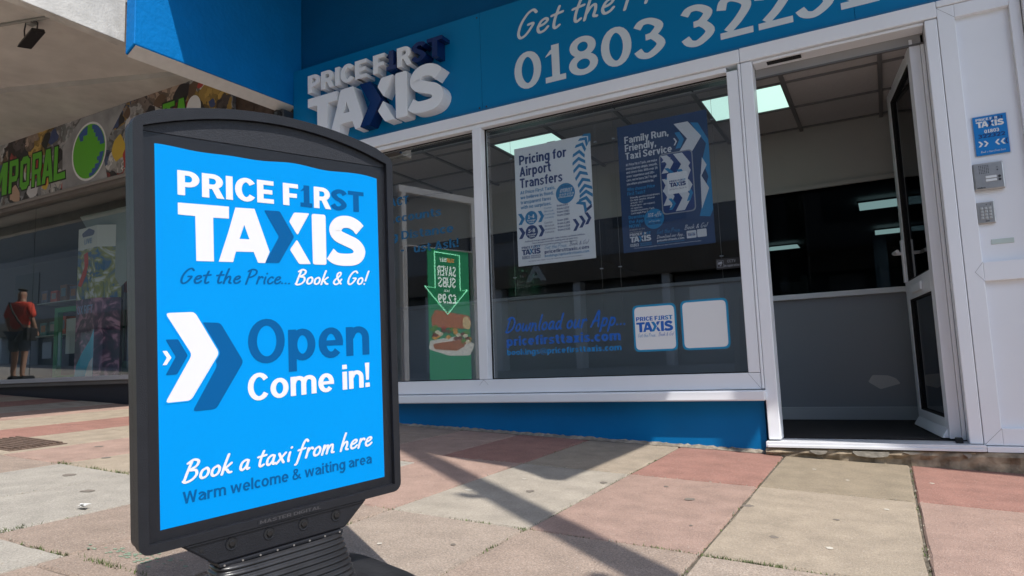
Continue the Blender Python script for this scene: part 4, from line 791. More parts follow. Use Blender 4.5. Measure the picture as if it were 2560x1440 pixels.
part('lettering', w_, mat('poster_white_print', (.60, .62, .65), .5), pb, label='white'); part('lettering', b_, mat('teal_print', (.01, .20, .42), .45), pb, label='teal'); part('lettering', n_, navy_print, pb, label='navy'); part('lettering', k_, grey_print, pb, label='grey')
# vinyl lettering on the inside face of the glass, facing out
WG = wall_map(4.0305)
def vinyl(name, label, items, m, cat='lettering'):
    it = items[0]; O3 = (it[1], 4.0305, it[3]); o = empty(name, label, cat, O3)
    for it in items: letter_parts(o, m, *it[:5], it[5], it[6], WG, .0001, origin=O3)
    return o
vinyl('window_lettering', 'navy handwritten line inviting customers to download the app, on the glass', [('Download our App...', -2.225, -1.385, .226, .100, 's', 1.35)], mat('navy_vinyl', (.010, .115, .48), .4))
vinyl('window_lettering', 'bold navy web address on the glass under the handwritten line', [('pricefirsttaxis.com', -2.219, -1.423, .134, .060, 'g', 1.12)], MATS['navy_vinyl'])
vinyl('window_lettering', 'pale blue email address on the glass, lowest of the three lines', [('bookings@pricefirsttaxis.com', -2.219, -1.421, .073, .037, 'g', 1.05)], mat('cyan_vinyl', (.005, .20, .50), .4))
vinyl('window_lettering', 'blue list of services on the left window glass beside the black sign frame', [('CONTACT', -3.42, -3.0, 1.215, .062, 'g', 1), ('Accounts', -3.20, -2.715, 1.088, .062, 'g', .95), ('Long Distance', -3.36, -2.615, .955, .062, 'g', .95), ('- Just Ask!', -3.08, -2.575, .845, .062, 'g', .95)], mat('window_blue_vinyl', (.005, .11, .25), .4))
def badge(x0, x1, z0, z1, label):
    b = empty('app_sticker', label, 'sticker', ((x0+x1)/2, 4.0305, z0)); a = (x1-x0)/2; H = z1-z0
    part('border', MB().prism(rrect(-a, a, 0, H, .035), -.0003, 0), mat('cyan_border', (.01, .24, .45), .4), b); part('label_face', MB().prism(rrect(-a+.012, a-.012, .012, H-.012, .028), -.0007, -.0004), white_print, b); return b, a, H
bd, a, H = badge(-1.340, -1.073, .057, .338, 'white square app sticker with blue border and the taxi logo on the glass')
n_, b_ = MB(), MB(); BM = lambda u, v, h: (u, -.0008-h, v)
put_logo(n_, b_, -.113, .118, .224, BM, .0001); put_text(b_, 'Get the Price...', -.108, .012, .088, .022, 's', .9, BM, .0001); put_text(n_, 'Book & Go!', .020, .112, .090, .022, 's', .9, BM, .0001)
part('lettering', n_, mat('navy_vinyl', (.010, .115, .48), .4), bd, label='navy'); part('lettering', b_, MATS['cyan_vinyl'], bd, label='cyan')
badge(-1.047, -.774, .055, .345, 'blank white square sticker with blue border at the right of the logo sticker')
cc = empty('cctv_sticker', 'small black CCTV notice low on the right edge of the large window', 'sticker', (-.752, 4.0305, .508))
part('notice', MB().prism(rrect(-.072, .070, 0, .062, .004), -.0003, 0), mat('black_sticker', (.02, .02, .022), .4), cc)
mb = MB(); CM = lambda u, v, h: (u, -.0004-h, v); put_text(mb, 'CCTV', -.008, .038, .036, .016, 'g', .8, CM, .0001); put_text(mb, 'in operation', -.026, .064, .012, .014, 'g', .8, CM, .0001)
for q in ([(-.062, .040), (-.040, .046), (-.036, .034), (-.058, .028)], [(-.066, .012), (-.030, .012), (-.030, .0135), (-.066, .0135)], [(-.066, .050), (-.030, .050), (-.030, .0515), (-.066, .0515)], [(-.066, .0135), (-.0645, .0135), (-.0645, .050), (-.066, .050)], [(-.0315, .0135), (-.030, .0135), (-.030, .050), (-.0315, .050)], [(-.052, .020), (-.044, .030), (-.040, .028), (-.048, .018)]): flat(mb, q, CM, .0001)
part('lettering', mb, grey_print, cc)
cam2 = empty('dome_camera', 'small dark dome camera on the lobby wall left of the white poster', 'camera', (-2.55, BY-.05, .98)); part('dome', MB().prism(ellipse(0, 0, .03, .03, 16), -.04, .03), dark, cam2, .008); part('bracket', MB().box(-.012, .012, .03, .05, -.012, .012), steel_dark, cam2)
# ================================================================== the free-standing pavement sign
RS = Matrix(((.26253688, -.96408023, .04029519), (.96335105, .25949889, -.06793438), (.05503764, .05665369, .99687573))) 
CS = Vector((-1.20957947, 1.14572946, .10303776)); BZ = .645
ps = empty('pavement_sign', 'tall black framed pavement sign with a bright blue taxi poster', 'sign', CS-RS@Vector((0, 0, BZ)), rot=RS)
def up_(mb): mb.v = [(x, y, z+BZ) for x, y, z in mb.v]; return mb
def pp(name, mb, m, bevel=0, smooth=False, parent=None, label=None): return part(name, up_(mb), m, parent or ps, bevel, smooth, label)
def archline(x0, x1, za, zc, n=20):   # from x0 to x1, arch rising from za at the ends to zc
    return [(x0+(x1-x0)*k/n, za+(zc-za)*(1-(2*k/n-1)**2)) for k in range(n+1)]
def board_outline(e=0):
    r = .022; pts = [(-.3165-e, -.4315-e), (.3165+e, -.4315-e)]
    pts = round_poly([(.0, -.4315-e), (.3165+e, -.4315-e), (.3165+e, .0)], r)[0:0]
    def corner(cx, cy, a0, a1, r): return [(cx+r*math.cos(math.radians(a0+(a1-a0)*k/5)), cy+r*math.sin(math.radians(a0+(a1-a0)*k/5))) for k in range(6)]
    out = corner(-.3165-e+r, -.4315-e+r, 180, 270, r)+corner(.3165+e-r, -.4315-e+r, 270, 360, r)+corner(.3165+e-r, .443+e-r, 0, 62, r)
    out += [(x, z+e) for x, z in archline(.296, -.296, .4505, .4945)][1:-1]+corner(-.3165-e+r, .443+e-r, 118, 180, r)
    return out
O = board_outline()
inner = [(-.2970, -.4130), (.2970, -.4130), (.2970, .4215)]+archline(.2970, -.2970, .4215, .4735)[1:-1]+[(-.2970, .4215)]
# front ring: bridge outline and opening by matching points by angle
def ring_mesh(Oa, Ia, y0, y1, yi=None):
    mb = MB(); N = 96
    def at(P, t):
        # point of polygon P hit by a ray at angle t from the centre
        d = Vector((math.cos(t), math.sin(t))); best = None
        for k in range(len(P)):
            a, b = Vector(P[k]), Vector(P[(k+1) % len(P)]); e = b-a; den = d.x*e.y-d.y*e.x
            if abs(den) < 1e-12: continue
            s = (a.x*e.y-a.y*e.x)/den; u = (a.x*d.y-a.y*d.x)/den
            if s > 0 and -1e-6 <= u <= 1+1e-6 and (best is None or s > best): best = s
        return d*best
    angs = sorted(set([round(math.atan2(p[1], p[0]), 5) for p in Oa]+[round(math.atan2(p[1], p[0]), 5) for p in Ia]))
    A = [at(Oa, t) for t in angs]; B = [at(Ia, t) for t in angs]; n = len(angs)
    mb.v = [(p.x, y0, p.y) for p in A]+[(p.x, y0, p.y) for p in B]+[(p.x, y1, p.y) for p in A]+[(p.x, y1 if yi is None else yi, p.y) for p in B]
    for k in range(n):
        q = (k+1) % n; mb.f += [(k, q, n+q, n+k), (q, k, 2*n+k, 2*n+q), (n+k, n+q, 3*n+q, 3*n+k)]
    return mb
pp('front_frame', ring_mesh(O, inner, 0, .0215, .014), black_pl, .0035, smooth=False)
pp('back_frame', MB().prism(board_outline(-.003), .0235, .062), black_pl, .008)
pp('seam', MB().prism(board_outline(-.008), .0150, .0234), dark)
fanp = [(-.2968, .4130)]+[(.2968, .4130)]+[(.2968, .4213)]+[(x, z-.0005) for x, z in archline(.2968, -.2968, .4213, .4733)][1:-1]+[(-.2968, .4213)]
pp('arched_panel', MB().prism(fanp, .0105, .0148), fan_pl, .001)
pp('black_border', MB().prism([(-.2968, -.4128), (.2968, -.4128), (.2968, .4125), (-.2968, .4125)], .0120, .0148), black_flat)
# poster sheet with a curled, wavy top edge
mb = MB(); nx_, ny_ = 40, 16
def top(x): return .3850+.0020*math.sin(x*23+1.0)+.0016*math.sin(x*41)-.006*max(0, (x-.22)/.055)**2+.002
for j in range(ny_+1):
    for i in range(nx_+1):
        x = -.2725+.5455*i/nx_; v = j/ny_; z = -.3905+(top(x)+.3905)*v; curl = max(0, (v-.93)/.07)
        mb.v.append((x, .0112-.0012*curl*(1-curl), z))
for j in range(ny_):
    for i in range(nx_): a = j*(nx_+1)+i; mb.f.append((a, a+1, a+nx_+2, a+nx_+1))
pst = pp('poster', mb, screen_blue)
SM = lambda u, v, h: (u, .0109-h*.35, v+BZ)
wh, nv = MB(), MB()
logo_parts(pst, screen_white, screen_navy, -.2285, .152, .461, SM)
letter_parts(pst, screen_navy, 'Get the Price...', -.2285, .0225, .1045, .0325, 's', 1.35, SM); letter_parts(pst, screen_white, 'Book & Go!', .0335, .2335, .1045, .0345, 's', 1.35, SM)
letter_parts(pst, screen_navy, 'Open', -.0835, .2365, -.0735, .0975, 'g', .92, SM); letter_parts(pst, screen_white, 'Come in!', -.0860, .2350, -.1555, .0600, 'g', .92, SM)
flat(nv, round_poly([(-.1860, .0225), (-.1441, .0200), (-.0944, -.0671), (-.1567, -.1633), (-.2060, -.1625), (-.1521, -.0708)], .008), SM, .0005)
rim = [(-.2568, .0437), (-.1979, .0447), (-.1479, -.0447), (-.2088, -.1391), (-.2596, -.1385), (-.2048, -.0445)]
o_ = MB(); flat(o_, round_poly(inset(rim, -.0028), .009), SM, .0008)
flat(wh, round_poly(rim, .008), SM, .0012)
flat(nv, round_poly([(-.2572, -.0103), (-.2325, -.0108), (-.2135, -.0453), (-.2357, -.0827), (-.2580, -.0827), (-.2375, -.0465)], .003), SM, .0005)
flat(wh, round_poly([(-.2633, -.0332), (-.2547, -.0331), (-.2459, -.0476), (-.2555, -.0619), (-.2634, -.0619), (-.2549, -.0475)], .0015), SM, .0006)
letter_parts(pst, screen_white, 'Book a taxi from here', -.2290, .2350, -.3035, .0420, 's', 1.35, SM); letter_parts(pst, screen_navy, 'Warm welcome & waiting area', -.2285, .2350, -.3485, .0245, 'g', .88, SM)
part('arrow', wh, screen_white, pst, label='white arrows'); part('arrow', nv, screen_navy, pst, label='deep blue arrows'); part('arrow_outline', o_, screen_blue, pst)
for o in list(pst.children): o.location = (0, 0, 0)
pp('clear_cover', MB().box(-.2966, .2966, .0068, .0078, -.4126, .4124), clear)
# skirt with recessed bolts, name strip, bellows and base
pp('name_strip', MB().box(-.075, .085, -.0012, -.0002, -.4275, -.4165), black_pl)
mb = MB(); put_text(mb, 'MASTER DIGITAL', -.070, .080, -.4255, .0075, 'g', .9, lambda u, v, h: (u, -.0014-h, v+BZ), 0); part('lettering', mb, mat('embossed_plastic', (.05, .05, .056), .4), ps)
sk = [(-.236, -.4322), (.214, -.4322), (.152, -.4845), (.146, -.4870), (-.164, -.4870), (-.170, -.4845)]
pp('skirt', MB().prism(sk, .004, .056), black_pl, .004)
pp('skirt_lip', MB().prism([(-.228, -.4325), (.206, -.4325), (.203, -.4365), (-.225, -.4365)], .0015, .0039), black_pl)
for u in (-.1319, -.0467, .0376, .1236):
    b = pp('bolt', MB().prism(ellipse(u, -.4575+.006, .0070, .0070, 6), -.0005, .0035), mat('black_bolt', (.03, .03, .032), .3, metal=.6), .001)
    mb = MB(); A_ = ellipse(u, -.4515, .0135, .0135, 24); B_ = ellipse(u, -.4515, .0115, .0115, 24)
    n = 24; mb.v = [(p[0], .0022, p[1]) for p in A_]+[(p[0], .0028, p[1]) for p in B_]+[(p[0], .0042, p[1]) for p in A_]; 
    for k in range(n): q = (k+1) % n; mb.f += [(k, q, n+q, n+k), (q, k, 2*n+k, 2*n+q)]
    part('washer', up_(mb), black_pl, b); part('recess', up_(MB().prism(B_, .0034, .0038)), dark, b)
for u in (-.1959, .1790): pp('drain_hole', MB().prism(ellipse(u, -.4500, .0045, .0035, 12), .0030, .0038), dark)
mb = MB(); NR = 10; prof = []
def foot(hx, hy, n=44, p=4): return [(math.copysign(abs(math.cos(2*PI*k/n))**(2/p), math.cos(2*PI*k/n))*hx-.009, math.copysign(abs(math.sin(2*PI*k/n))**(2/p), math.sin(2*PI*k/n))*hy+.03) for k in range(n)]
levels = []
for r in range(NR*6+1):
    t = r/6; z = -.4950-.0118*t; g_ = t/NR; bulge = .0055*abs(math.sin(PI*t)); levels.append((z, .148+.024*g_+bulge, .035+.055*g_+bulge))
n = 44
for z, hx, hy in levels: mb.v += [(x, y, z) for x, y in foot(hx, hy)]
for k in range(len(levels)-1):
    for q in range(n): a = k*n+q; b = k*n+(q+1) % n; mb.f.append((a+n, b+n, b, a))
pp('bellows', mb, rubber, smooth=True)
pp('clamp_plate', MB().box(-.160, .140, .000, .060, -.4962, -.4880), black_pl, .002)
for k in range(8): pp('rivet', MB().prism(ellipse(-.150+k*.040, -.4925, .0022, .0022, 8), -.0015, .0002), steel)
mb = MB()
def sup(hx, hy, z, n=48, p=5): return [(math.copysign(abs(math.cos(2*PI*k/n))**(2/p), math.cos(2*PI*k/n))*hx, math.copysign(abs(math.sin(2*PI*k/n))**(2/p), math.sin(2*PI*k/n))*hy+.03, z) for k in range(n)]
lv = [(.295, .20, -.644), (.30, .205, -.628), (.285, .19, -.618), (.19, .11, -.606), (.0, .0, -.598)]
for hx, hy, z in lv[:-1]: mb.v += sup(hx, hy, z)
for k in range(3):
    for q in range(48): a = k*48+q; b = k*48+(q+1) % 48; mb.f.append((a, b, b+48, a+48))
mb.f.append(tuple(range(3*48, 4*48)))
pp('base', mb, rubber, smooth=False)
# street lamp behind the camera whose shadow crosses the slabs
lpz = gz(1.21, .47); lamp = empty('lamp_post', 'grey street lamp post standing beside the viewer, its shadow on the slabs', 'street lamp', (1.21, .47, lpz))
gm = mat('lamp_grey', (.2, .21, .22), .5)
part('pole', MB().tube([(0, 0, 0), (0, 0, 1.2), (0, 0, 8.2)], [.085, .078, .07], 16), gm, lamp)
part('basket_bracket', MB().tube([(0, 0, 5.20), (-.07, -.085, 5.24), (-.08, -.095, 5.32)], .03, 6), gm, lamp); part('basket_bracket', MB().tube([(0, 0, 3.52), (-.08, -.095, 3.56), (-.09, -.105, 3.66)], .035, 6), gm, lamp)
part('lantern', MB().box(-.12, .3, -.1, .1, 8.2, 8.32), gm, lamp, .03)
# ================================================================== the shop on the left
shop = empty('comic_shop', 'shop with a colourful collage fascia and large dark display window', 'shop', (-7, 4, -.3)); HD = (-7, 4, -.3)
def hp(name, mb, m, **k): return part(name, shift(mb, HD), m, shop, **k)
frame_b = mat('brownish_frame', (.14, .125, .11), .5, noise=.1)
hp('stallriser', MB().box(-16, -4.7, 4.02, 4.12, -.6, .006), mat('near_black_riser', (.012, .014, .022), .45))
hp('window_sill', MB().box(-16, -4.7, 3.97, 4.06, .008, .052), mat('pale_sill', (.46, .45, .46), .45), bevel=.004)
hp('window_sill', MB().box(-16, -4.7, 3.985, 4.02, -.03, .007), frame_b)
hp('window_head', MB().box(-16, -4.7, 3.96, 4.06, 1.905, 1.945), frame_b, bevel=.004); hp('window_head', MB().box(-16, -4.7, 3.95, 4.06, 1.950, 1.985), mat('grey_beam_paint', (.26, .25, .235), .6), bevel=.004)
hp('window_post', MB().box(-4.82, -4.7, 3.97, 4.06, .054, 1.903), frame_b)
for a, b in ((-16, -10.3), (-10.2, -7.975), (-7.965, -4.822)): hp('window_pane', MB().box(a, b, 4.02, 4.026, .053, 1.904), shop_glass)
# collage: plain overlapping coloured shapes, no characters
fa = empty('collage_sign', 'shop fascia of crowded coloured shapes with big green letters', 'sign', (-7, 4.0, 1.99)); AD = (-7, 4.0, 1.99)
def fp(name, mb, m, **k): return part(name, shift(mb, AD), m, fa, **k)
cm = bpy.data.materials.new('collage_print'); cm.use_nodes = True; N = cm.node_tree.nodes; K = cm.node_tree.links; tc = N.new('ShaderNodeTexCoord')
no = N.new('ShaderNodeTexNoise'); no.inputs['Scale'].default_value = 5; no.inputs['Detail'].default_value = 3; K.new(tc.outputs['Object'], no.inputs['Vector'])
ad = N.new('ShaderNodeMix'); ad.data_type = 'RGBA'; ad.inputs[0].default_value = .42; K.new(tc.outputs['Object'], ad.inputs[6]); K.new(no.outputs['Color'], ad.inputs[7])
vo = N.new('ShaderNodeTexVoronoi'); vo.inputs['Scale'].default_value = 4.6; K.new(ad.outputs[2], vo.inputs['Vector']); se = N.new('ShaderNodeSeparateColor'); K.new(vo.outputs['Color'], se.inputs[0])
ra = N.new('ShaderNodeValToRGB'); ra.color_ramp.interpolation = 'CONSTANT'; K.new(se.outputs[0], ra.inputs[0])
cols = [(.02, .02, .025), (.16, .17, .18), (.20, .03, .025), (.05, .04, .04), (.24, .18, .14), (.12, .10, .09), (.30, .30, .29), (.03, .05, .10), (.02, .02, .02), (.26, .17, .04), (.20, .22, .22), (.09, .05, .03), (.22, .22, .22)]
while len(ra.color_ramp.elements) < len(cols): ra.color_ramp.elements.new(.5)
for k, e in enumerate(ra.color_ramp.elements): e.position = k/len(cols); e.color = (*cols[k], 1)
v2 = N.new('ShaderNodeTexVoronoi'); v2.inputs['Scale'].default_value = 15; K.new(ad.outputs[2], v2.inputs['Vector']); s2 = N.new('ShaderNodeSeparateColor'); K.new(v2.outputs['Color'], s2.inputs[0])
m3 = N.new('ShaderNodeMath'); m3.operation = 'MULTIPLY_ADD'; m3.inputs[1].default_value = 1.1; m3.inputs[2].default_value = .35; K.new(s2.outputs[0], m3.inputs[0])
vs = N.new('ShaderNodeVectorMath'); vs.operation = 'SCALE'; K.new(ra.outputs[0], vs.inputs[0]); m3.inputs[1].default_value = 1.7; K.new(m3.outputs[0], vs.inputs['Scale']); K.new(vs.outputs[0], N['Principled BSDF'].inputs['Base Color']); N['Principled BSDF'].inputs['Roughness'].default_value = .35
fp('printed_board', MB().box(-10.6, -7.04, 3.975, 4.01, 1.987, 2.704), cm); fp('printed_board', MB().box(-7.035, -4.83, 3.975, 4.01, 1.987, 2.704), cm)
FMp = wall_map(3.9745)
random.seed(12); palette = [(.50, .34, .24), (.42, .045, .035), (.60, .42, .05), (.58, .59, .60), (.02, .02, .025), (.04, .07, .18), (.13, .08, .05), (.22, .24, .25), (.46, .45, .42), (.02, .02, .02)]
for k in range(64):
    x = random.uniform(-9.0, -4.9); z = random.uniform(2.03, 2.66); r = random.uniform(.05, .15)
    P = [(x+r*random.uniform(.35, 1.2)*math.cos(a*PI/4.5), z+r*random.uniform(.35, 1.2)*math.sin(a*PI/4.5)) for a in range(9)]
    P = [(u, min(max(v, 1.99), 2.70)) for u, v in P]
    c = random.choice(palette); m = mat('print_%d' % palette.index(c), c, .35)
    mb = MB(); flat(mb, round_poly(P, .02), FMp, .0004+.00001*k)
    if k < 60 and r > .05:
        q = r*.4; i2 = MB(); 
    fp('printed_shape', mb, m)
mb = MB(); flat(mb, [(-7.40, 1.99), (-6.62, 1.99), (-6.72, 2.30), (-6.35, 2.70), (-7.10, 2.70), (-7.42, 2.45)], FMp, .0016); fp('grey_backing', mb, mat('grey_print_panel', (.30, .31, .32), .35, noise=.3, nscale=5))
gl = mat('letter_green', (.10, .44, .02), .35); ol = mat('letter_outline', (.015, .03, .012), .4)
def block(ch, x, w_, z0=2.10, H=.40):
    t = w_*.30; S_ = {'M': [[(0, 0), (t, 0), (t, 1), (0, 1)], [(w_-t, 0), (w_, 0), (w_, 1), (w_-t, 1)], [(t, .62), (w_/2, .15), (w_/2, .62), (t, 1)], [(w_/2, .15), (w_-t, .62), (w_-t, 1), (w_/2, .62)]],
      'P': [[(0, 0), (t, 0), (t, 1), (0, 1)], [(t, .82), (w_, .82), (w_-.01, 1), (t, 1)], [(w_-t, .45), (w_, .5), (w_, .82), (w_-t, .82)], [(t, .33), (w_-t*.5, .33), (w_, .5), (t, .5)]],
      'O': [[(0, .1), (t, .1), (t, .9), (0, .9)], [(w_-t, .1), (w_, .1), (w_, .9), (w_-t, .9)], [(.02, .9), (w_-.02, .9), (w_-.05, 1), (.05, 1)], [(t, .78), (w_-t, .78), (w_-t, .9), (t, .9)], [(.05, 0), (w_-.05, 0), (w_-.02, .1), (.02, .1)], [(t, .1), (w_-t, .1), (w_-t, .22), (t, .22)]],
      'R': [[(0, 0), (t, 0), (t, 1), (0, 1)], [(t, .82), (w_, .82), (w_-.01, 1), (t, 1)], [(w_-t, .5), (w_, .5), (w_, .82), (w_-t, .82)], [(t, .36), (w_-.02, .36), (w_, .5), (t, .5)], [(w_-t*1.3, 0), (w_, 0), (w_-t*.3, .36), (w_-t*1.4, .36)]],
      'A': [[(0, 0), (t, 0), (w_*.62, 1), (w_*.3, 1)], [(w_-t, 0), (w_, 0), (w_*.7, 1), (w_*.38, 1)], [(w_*.25, .2), (w_*.75, .2), (w_*.7, .36), (w_*.3, .36)]],
      'L': [[(0, 0), (t, 0), (t, 1), (0, 1)], [(t, 0), (w_, 0), (w_*.96, .2), (t, .18)]],
      'E': [[(0, 0), (t, 0), (t, 1), (0, 1)], [(t, 0), (w_, 0), (w_, .18), (t, .18)], [(t, .42), (w_*.9, .42), (w_*.9, .58), (t, .58)], [(t, .82), (w_, .82), (w_, 1), (t, 1)]],
      'T': [[(0, .82), (w_, .82), (w_, 1), (0, 1)], [(w_/2-t/2, 0), (w_/2+t/2, 0), (w_/2+t/2, .82), (w_/2-t/2, .82)]]}[ch]
    a, b = MB(), MB()
    for j, q in enumerate(S_):
        pts = [(x+u, z0+v*H) for u, v in q]; flat(b, inset(pts, -.016), FMp, .0030+j*.00002); flat(a, pts, FMp, .0038+j*.00002)
    fp('letter_outline', b, ol); fp('letter', a, gl)
LX = (-9.42, -9.12, -8.83, -8.45, -8.225, -7.985, -7.79, -7.565); LWD = (.26, .24, .34, .185, .19, .18, .21, .215)
random.seed(4)
for ch, x, w_ in zip('TEMPORAL', LX, LWD):
    block(ch, x, w_, 2.11, .37)
em_ = MB(); flat(em_, ellipse(-6.945, 2.322, .298, .305, 40), FMp, .0030); fp('emblem_rim', em_, white_print)
em_ = MB(); flat(em_, ellipse(-6.945, 2.322, .276, .283, 40), FMp, .0034); fp('emblem_disc', em_, gl)
em_ = MB(); 
pts = [(-6.90, 2.590), (-6.86, 2.585), (-6.80, 2.56), (-6.74, 2.50), (-6.70, 2.43), (-6.685, 2.36), (-6.76, 2.36), (-6.76, 2.40), (-6.80, 2.40), (-6.80, 2.45), (-6.84, 2.45), (-6.84, 2.50), (-6.87, 2.50), (-6.87, 2.54), (-6.90, 2.54)]
flat(em_, pts, FMp, .0038); flat(em_, [(-6.925, 2.05), (-6.86, 2.06), (-6.78, 2.11), (-6.72, 2.19), (-6.69, 2.28), (-6.76, 2.28), (-6.76, 2.24), (-6.80, 2.24), (-6.80, 2.20), (-6.77, 2.20), (-6.77, 2.17), (-6.83, 2.17), (-6.83, 2.13), (-6.88, 2.13), (-6.88, 2.09), (-6.925, 2.09)], FMp, .00385); flat(em_, [(-7.13, 2.52), (-7.06, 2.57), (-6.98, 2.595), (-6.98, 2.50), (-7.05, 2.50), (-7.05, 2.45), (-7.10, 2.45)], FMp, .0040)

fp('emblem_mark', em_, mat('emblem_blue', (.03, .10, .33), .35))
x = -5.62
for k, (ch, xx) in enumerate((('T', -5.78), ('A', -5.60))): block(ch, xx, .17, 2.30, .26)
em_ = MB(); flat(em_, ellipse(-5.34, 2.43, .10, .12, 24), FMp, .0042); fp('printed_disc', em_, white_print); em_ = MB(); flat(em_, ellipse(-5.93, 2.38, .08, .10, 24), FMp, .0042); fp('printed_disc', em_, white_print)
# inside of the shop window
ir = structure(bpy.data.objects.new('shop_interior_wall', None)); col.objects.link(ir); dk = mat('dim_shop_wall', (.07, .085, .095), .8)
part('back_wall', MB().box(-24, -4.7, 6.6, 6.7, -.5, 2.3), dk, ir); part('side_wall', MB().box(-4.8, -4.72, 4.07, 6.6, -.5, 2.3), dk, ir); part('deck', MB().box(-24, -4.8, 4.07, 6.6, -.1, .04), mat('dim_deck', (.05, .05, .055), .6), ir); part('ceiling_board', MB().box(-24, -4.8, 4.07, 6.6, 2.1, 2.2), dk, ir)
part('reflection_panel', MB().poly([(-8.0, 4.5, 1.88), (-6.25, 4.5, 1.88), (-6.55, 4.5, 1.35), (-7.2, 4.5, 1.0)]), mat('painted_reflection', (.35, .42, .42), .7), ir)  # pale flat shape stands in for the canopy mirrored in the upper glass
def standee(x, y, label):
    s = empty('display_column', label, 'display stand', (x, y, .04)); H = 1.66; a, b, c, d = (-.30, 0), (.10, -.03), (.32, .12), (0, .35)
    def face(mb, p, q, z0, z1): mb.poly([(p[0], p[1], z0), (q[0], q[1], z0), (q[0], q[1], z1), (p[0], p[1], z1)])
    def band(nm, z0, z1, m):
        mb = MB(); mb.hprism([a, b, c, d], z0, z1); return part(nm, mb, m, s)
    band('header', 1.42, H, mat('header_card', (.80, .83, .84), .5))
    def art(nm, base, c2, c3, sc_):
        m = bpy.data.materials.new(nm); m.use_nodes = True; N = m.node_tree.nodes; K = m.node_tree.links; tc = N.new('ShaderNodeTexCoord')
        no = N.new('ShaderNodeTexNoise'); no.inputs['Scale'].default_value = sc_; no.inputs['Detail'].default_value = 2; no.inputs['Distortion'].default_value = 2.2; K.new(tc.outputs['Object'], no.inputs['Vector'])
        r = N.new('ShaderNodeValToRGB'); K.new(no.outputs['Fac'], r.inputs[0]); r.color_ramp.elements[0].position = .38; r.color_ramp.elements[0].color = (*base, 1); r.color_ramp.elements[1].position = .62; r.color_ramp.elements[1].color = (*c3, 1)
        e = r.color_ramp.elements.new(.5); e.color = (*c2, 1); K.new(r.outputs[0], N['Principled BSDF'].inputs['Base Color']); N['Principled BSDF'].inputs['Roughness'].default_value = .4; return m
    band('upper_print', .86, 1.418, art('swirl_print_warm', (.06, .18, .36), (.36, .38, .10), (.75, .78, .8), 4))
    band('lower_print', .0, .858, art('swirl_print_dark', (.05, .05, .09), (.14, .07, .14), (.60, .30, .42), 5))
    mb = MB(); mb.poly([(-.30, -.003, .0), (.10, -.033, .0), (.10, -.033, .52), (.02, -.027, .40), (-.14, -.015, .27), (-.25, -.007, .14)]); part('blue_sweep', mb, mat('teal_sweep', (.02, .50, .70), .5), s)
    mb = MB(); mb.poly([(-.05, -.025, .0), (.10, -.036, .0), (.10, -.036, .22), (.03, -.031, .17), (-.02, -.027, .09)]); part('white_sweep', mb, white_print, s)
    mb = MB(); mb.poly([(-.27, -.006, 1.02), (-.20, -.012, 1.0), (-.10, -.019, 1.12), (-.06, -.022, 1.25), (-.08, -.02, 1.38), (-.16, -.015, 1.36), (-.14, -.016, 1.22)]); part('red_shape', mb, mat('red_shape_print', (.70, .08, .05), .5), s)
    fm = lambda u, v, h: (u, -.0225-u*.075-.003-h, v)
    mb = MB(); put_text(mb, 'LIVE', -.16, .0, 1.47, .06, 'g', 1, fm); put_text(mb, 'OX RIFT', -.27, .06, .70, .09, 'g', .8, fm); part('lettering', mb, mat('blue_white_print', (.30, .45, .70), .5), s)
    mb = MB(); flat(mb, round_poly([(-.20, 1.555), (.03, 1.555), (.06, 1.60), (-.07, 1.645), (-.22, 1.60)], .02), fm, .001); part('badge', mb, mat('yellow_blue_badge', (.16, .20, .34), .5), s)
standee(-7.57, 4.42, 'tall printed display column standing in the left shop window')
random.seed(21)
for k, (x0, x1, z) in enumerate(((-9.9, -8.0, 1.05), (-9.9, -8.0, .62), (-7.9, -7.0, 1.32), (-7.9, -7.2, 1.02), (-7.9, -7.2, .62))):
    sh = empty('shelf', ['long upper', 'long lower', 'short top', 'short middle', 'short bottom'][k]+' glass shelf inside the left shop window', 'shelf', ((x0+x1)/2, 5.2, z)); L2 = (x1-x0)/2
    part('board', MB().box(-L2, L2, -.15, .15, -.012, 0), mat('pale_shelf', (.55, .62, .62), .3), sh); part('upright', MB().box(L2-.02, L2, -.15, .15, -.4, -.0125), MATS['pale_shelf'], sh)
    for q in range(int(L2*2/.22)):
        xx = -L2+.10+q*.22; c = random.choice(((.45, .18, .09), (.10, .12, .18), (.40, .42, .44), (.22, .11, .06), (.08, .22, .22), (.55, .10, .06)))
        b = empty('boxed_toy', 'small boxed toy on the %s shelf, %s from its left end' % (['long upper', 'long lower', 'short top', 'short middle', 'short bottom'][k], ['first', 'second', 'third', 'fourth', 'fifth', 'sixth', 'seventh', 'eighth', 'ninth'][q]), 'toy box', ((x0+x1)/2+xx, 5.15, z)); h = random.uniform(.12, .24)
        part('carton', MB().box(-.075, .075, -.06, .06, 0, h), mat('toy_box_%d' % int(c[0]*100+c[2]*1000), c, .5, noise=.3, nscale=20), b); part('window_label', MB().box(-.05, .05, -.0625, -.0605, h*.3, h*.8), mat('toy_label_%d' % (q % 3), random.choice(((.3, .3, .3), (.35, .15, .05), (.1, .2, .25))), .4), b)
sb = tag(MB().box(-.05, .05, 0, .004, 0, .75).build('hanging_card', mat('tan_card', (.50, .38, .24), .7)), 'tall tan card hanging at the right edge of the left shop window', 'card'); sb.location = (-6.42, 4.25, .85)
clo = empty('hanging_jacket', 'long black garment hanging beside the display column in the left window', 'clothing', (-6.85, 4.5, .5))
mb = MB()
for k in range(9): x = -.16+k*.04; mb.tube([(x*.6, .01*(k % 2), 1.1), (x, .03*(k % 2), .6), (x*1.3, .02*(k % 3), -.3)], [.02, .032, .028], 6)
